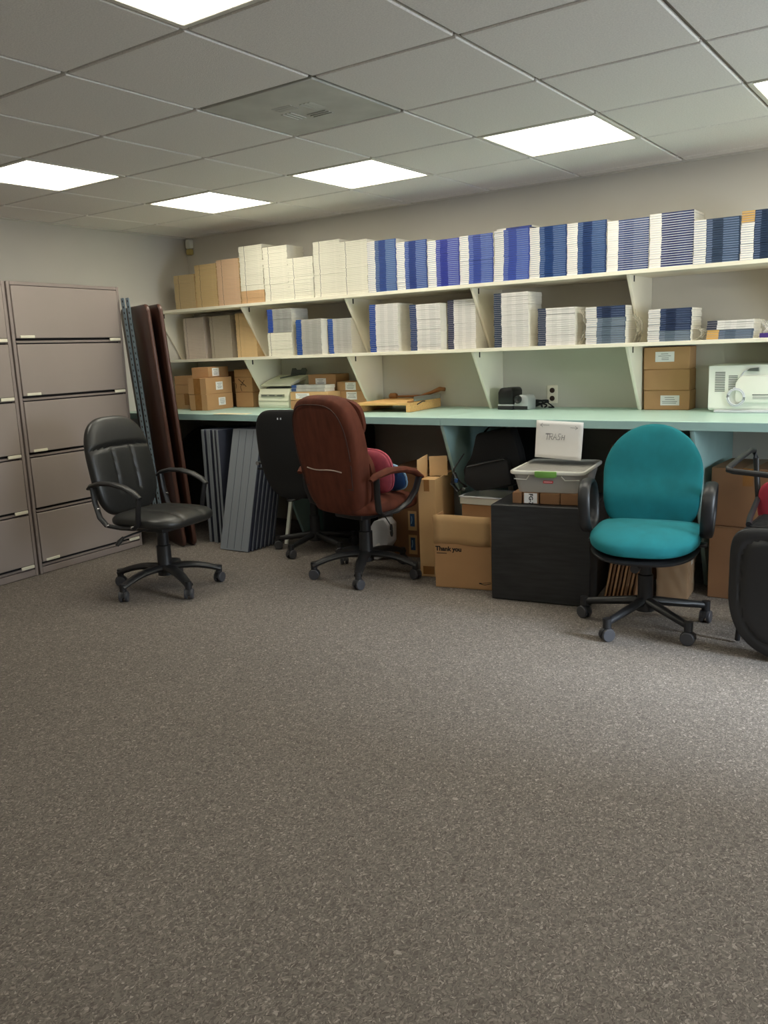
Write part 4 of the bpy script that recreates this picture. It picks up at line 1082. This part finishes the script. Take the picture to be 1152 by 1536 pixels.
# --- red and black armchair at the right edge
t = thing('red_armchair', 'black tubular armchair with red cushion cut by the right edge of the photo', 'chair', (-.50, 3.86, 0), 0)
def sh_out(th):
    x, y = selli(.285, .285, 7, .285, 2.3)(th)
    return x, y
m = MB(); m.cushion(sh_out, .030, .03, blackpl_m, n=44, pw=3.4, post=lambda p: Vector((p.x, -.20 - p.z, p.y + .287)),
                    groove=lambda x, y: .9 * math.exp(-(((abs(x) / .285) ** (7 if y > 0 else 2.3) + (abs(y) / .285) ** (7 if y > 0 else 2.3)) ** (1 / (7 if y > 0 else 2.3)) - .82) ** 2 / .0006)); m.build('front_shell', t)
m = MB(); m.cushion(selli(.294, .26, 5, .26, 2.6), .03, .02, red_m, n=28, pw=3, post=lambda p: Vector((p.x, -.145 - p.z, p.y + .30))); m.build('shell_cushion', t)
m = MB(); m.box((.0, .06, .535), (.50, .40, .03), blackpl_m, bev=.010, seg=2)
for k in range(12): m.box((0, -.10 + k * .028, .553), (.46, .014, .006), blackfab_m, bev=.002)
m.build('seat', t)
m = MB(); m.cushion(selli(.275, .115, 4), .035, .03, red_m, n=28, pw=2.8, post=lambda p: Vector((p.x + .015, .205 - p.z + .10 * p.y, p.y + .605))); m.build('backrest', t)
for s in (-1, 1):
    ox = -s * .0
    m = MB(); m.tube([(s * .235, -.10, .560), (s * .245, -.03, .575), (s * .262, .22, .62), (s * .285, .25, .80), (s * .292, .24, .835), (s * .30, .20, .842), (s * .325, -.10, .802), (s * .322, -.12, .795), (s * .30, -.125, .790), (s * .0 + s * .15, -.125, .780)],
                     .0125, blackpl_m, 12); m.build('arm_tube', t)
for s in (-1, 1):
    for yy in (-.03, .24):
        MB().tube([(s * .22, yy, .525), (s * .255, yy, .27), (s * .275, yy, .012)], .012, blackpl_m, 10).build('leg', t)

# ------------------------------------------------------------------ light
scene.world = bpy.data.worlds.new('sky'); scene.world.use_nodes = True
nt = scene.world.node_tree; bg = nt.nodes['Background']
sky = nt.nodes.new('ShaderNodeTexSky'); sky.sky_type = 'NISHITA' if hasattr(sky, 'sun_elevation') else sky.sky_type
sky.sun_elevation = R(40); sky.sun_rotation = R(200); sky.sun_disc = False
nt.links.new(sky.outputs[0], bg.inputs['Color']); bg.inputs['Strength'].default_value = 0.25
la = bpy.data.lights.new('window_daylight', 'AREA'); la.shape = 'RECTANGLE'; la.size = WY1 - WY0; la.size_y = WZ1 - WZ0
la.energy = 170; la.color = (.80, .90, 1.0)
lo_ = bpy.data.objects.new('window_daylight', la); COL.objects.link(lo_)
sl = bpy.data.lights.new('daylight_beam', 'SUN'); sl.energy = 11.0; sl.angle = R(20); sl.color = (.76, .88, 1.0)
so_ = bpy.data.objects.new('daylight_beam', sl); COL.objects.link(so_); so_.location = (XR + 3, 3.1, 2.6)
so_.rotation_euler = Vector((-1, 0, -math.tan(R(27)))).to_track_quat('-Z', 'Z').to_euler()
lo_.location = (XR + .35, (WY0 + WY1) / 2, (WZ0 + WZ1) / 2 + .15); lo_.rotation_euler = Vector((-1, 0, -.45)).to_track_quat('-Z', 'Z').to_euler()

# ------------------------------------------------------------------ camera
F, yaw, pitch, roll = 1257.7351, 0.6115, 0.1902, -0.0387
fw = Vector((-math.sin(yaw) * math.cos(pitch), math.cos(yaw) * math.cos(pitch), -math.sin(pitch)))
rt = Vector((math.cos(yaw), math.sin(yaw), 0)); up = rt.cross(fw)
cr_, sr_ = math.cos(roll), math.sin(roll)
rt, up = cr_ * rt + sr_ * up, -sr_ * rt + cr_ * up
cam = bpy.data.cameras.new('camera'); co = bpy.data.objects.new('camera', cam); COL.objects.link(co)
Mx = Matrix((rt, up, -fw)).transposed().to_4x4(); Mx.translation = (0, 0, 1.35); co.matrix_world = Mx
cam.sensor_fit = 'VERTICAL'; cam.sensor_height = 24.0; cam.lens = 24.0 * F / 1536.0; cam.clip_start = .05
scene.camera = co
scene.view_settings.view_transform = 'Standard'; scene.view_settings.look = 'None'
scene.view_settings.gamma = 1.0; scene.view_settings.use_curve_mapping = False
scene.view_settings.exposure = 0.03
scene.cycles.use_denoising = True
scene.cycles.max_bounces = 8; scene.cycles.diffuse_bounces = 5; scene.cycles.transparent_max_bounces = 12
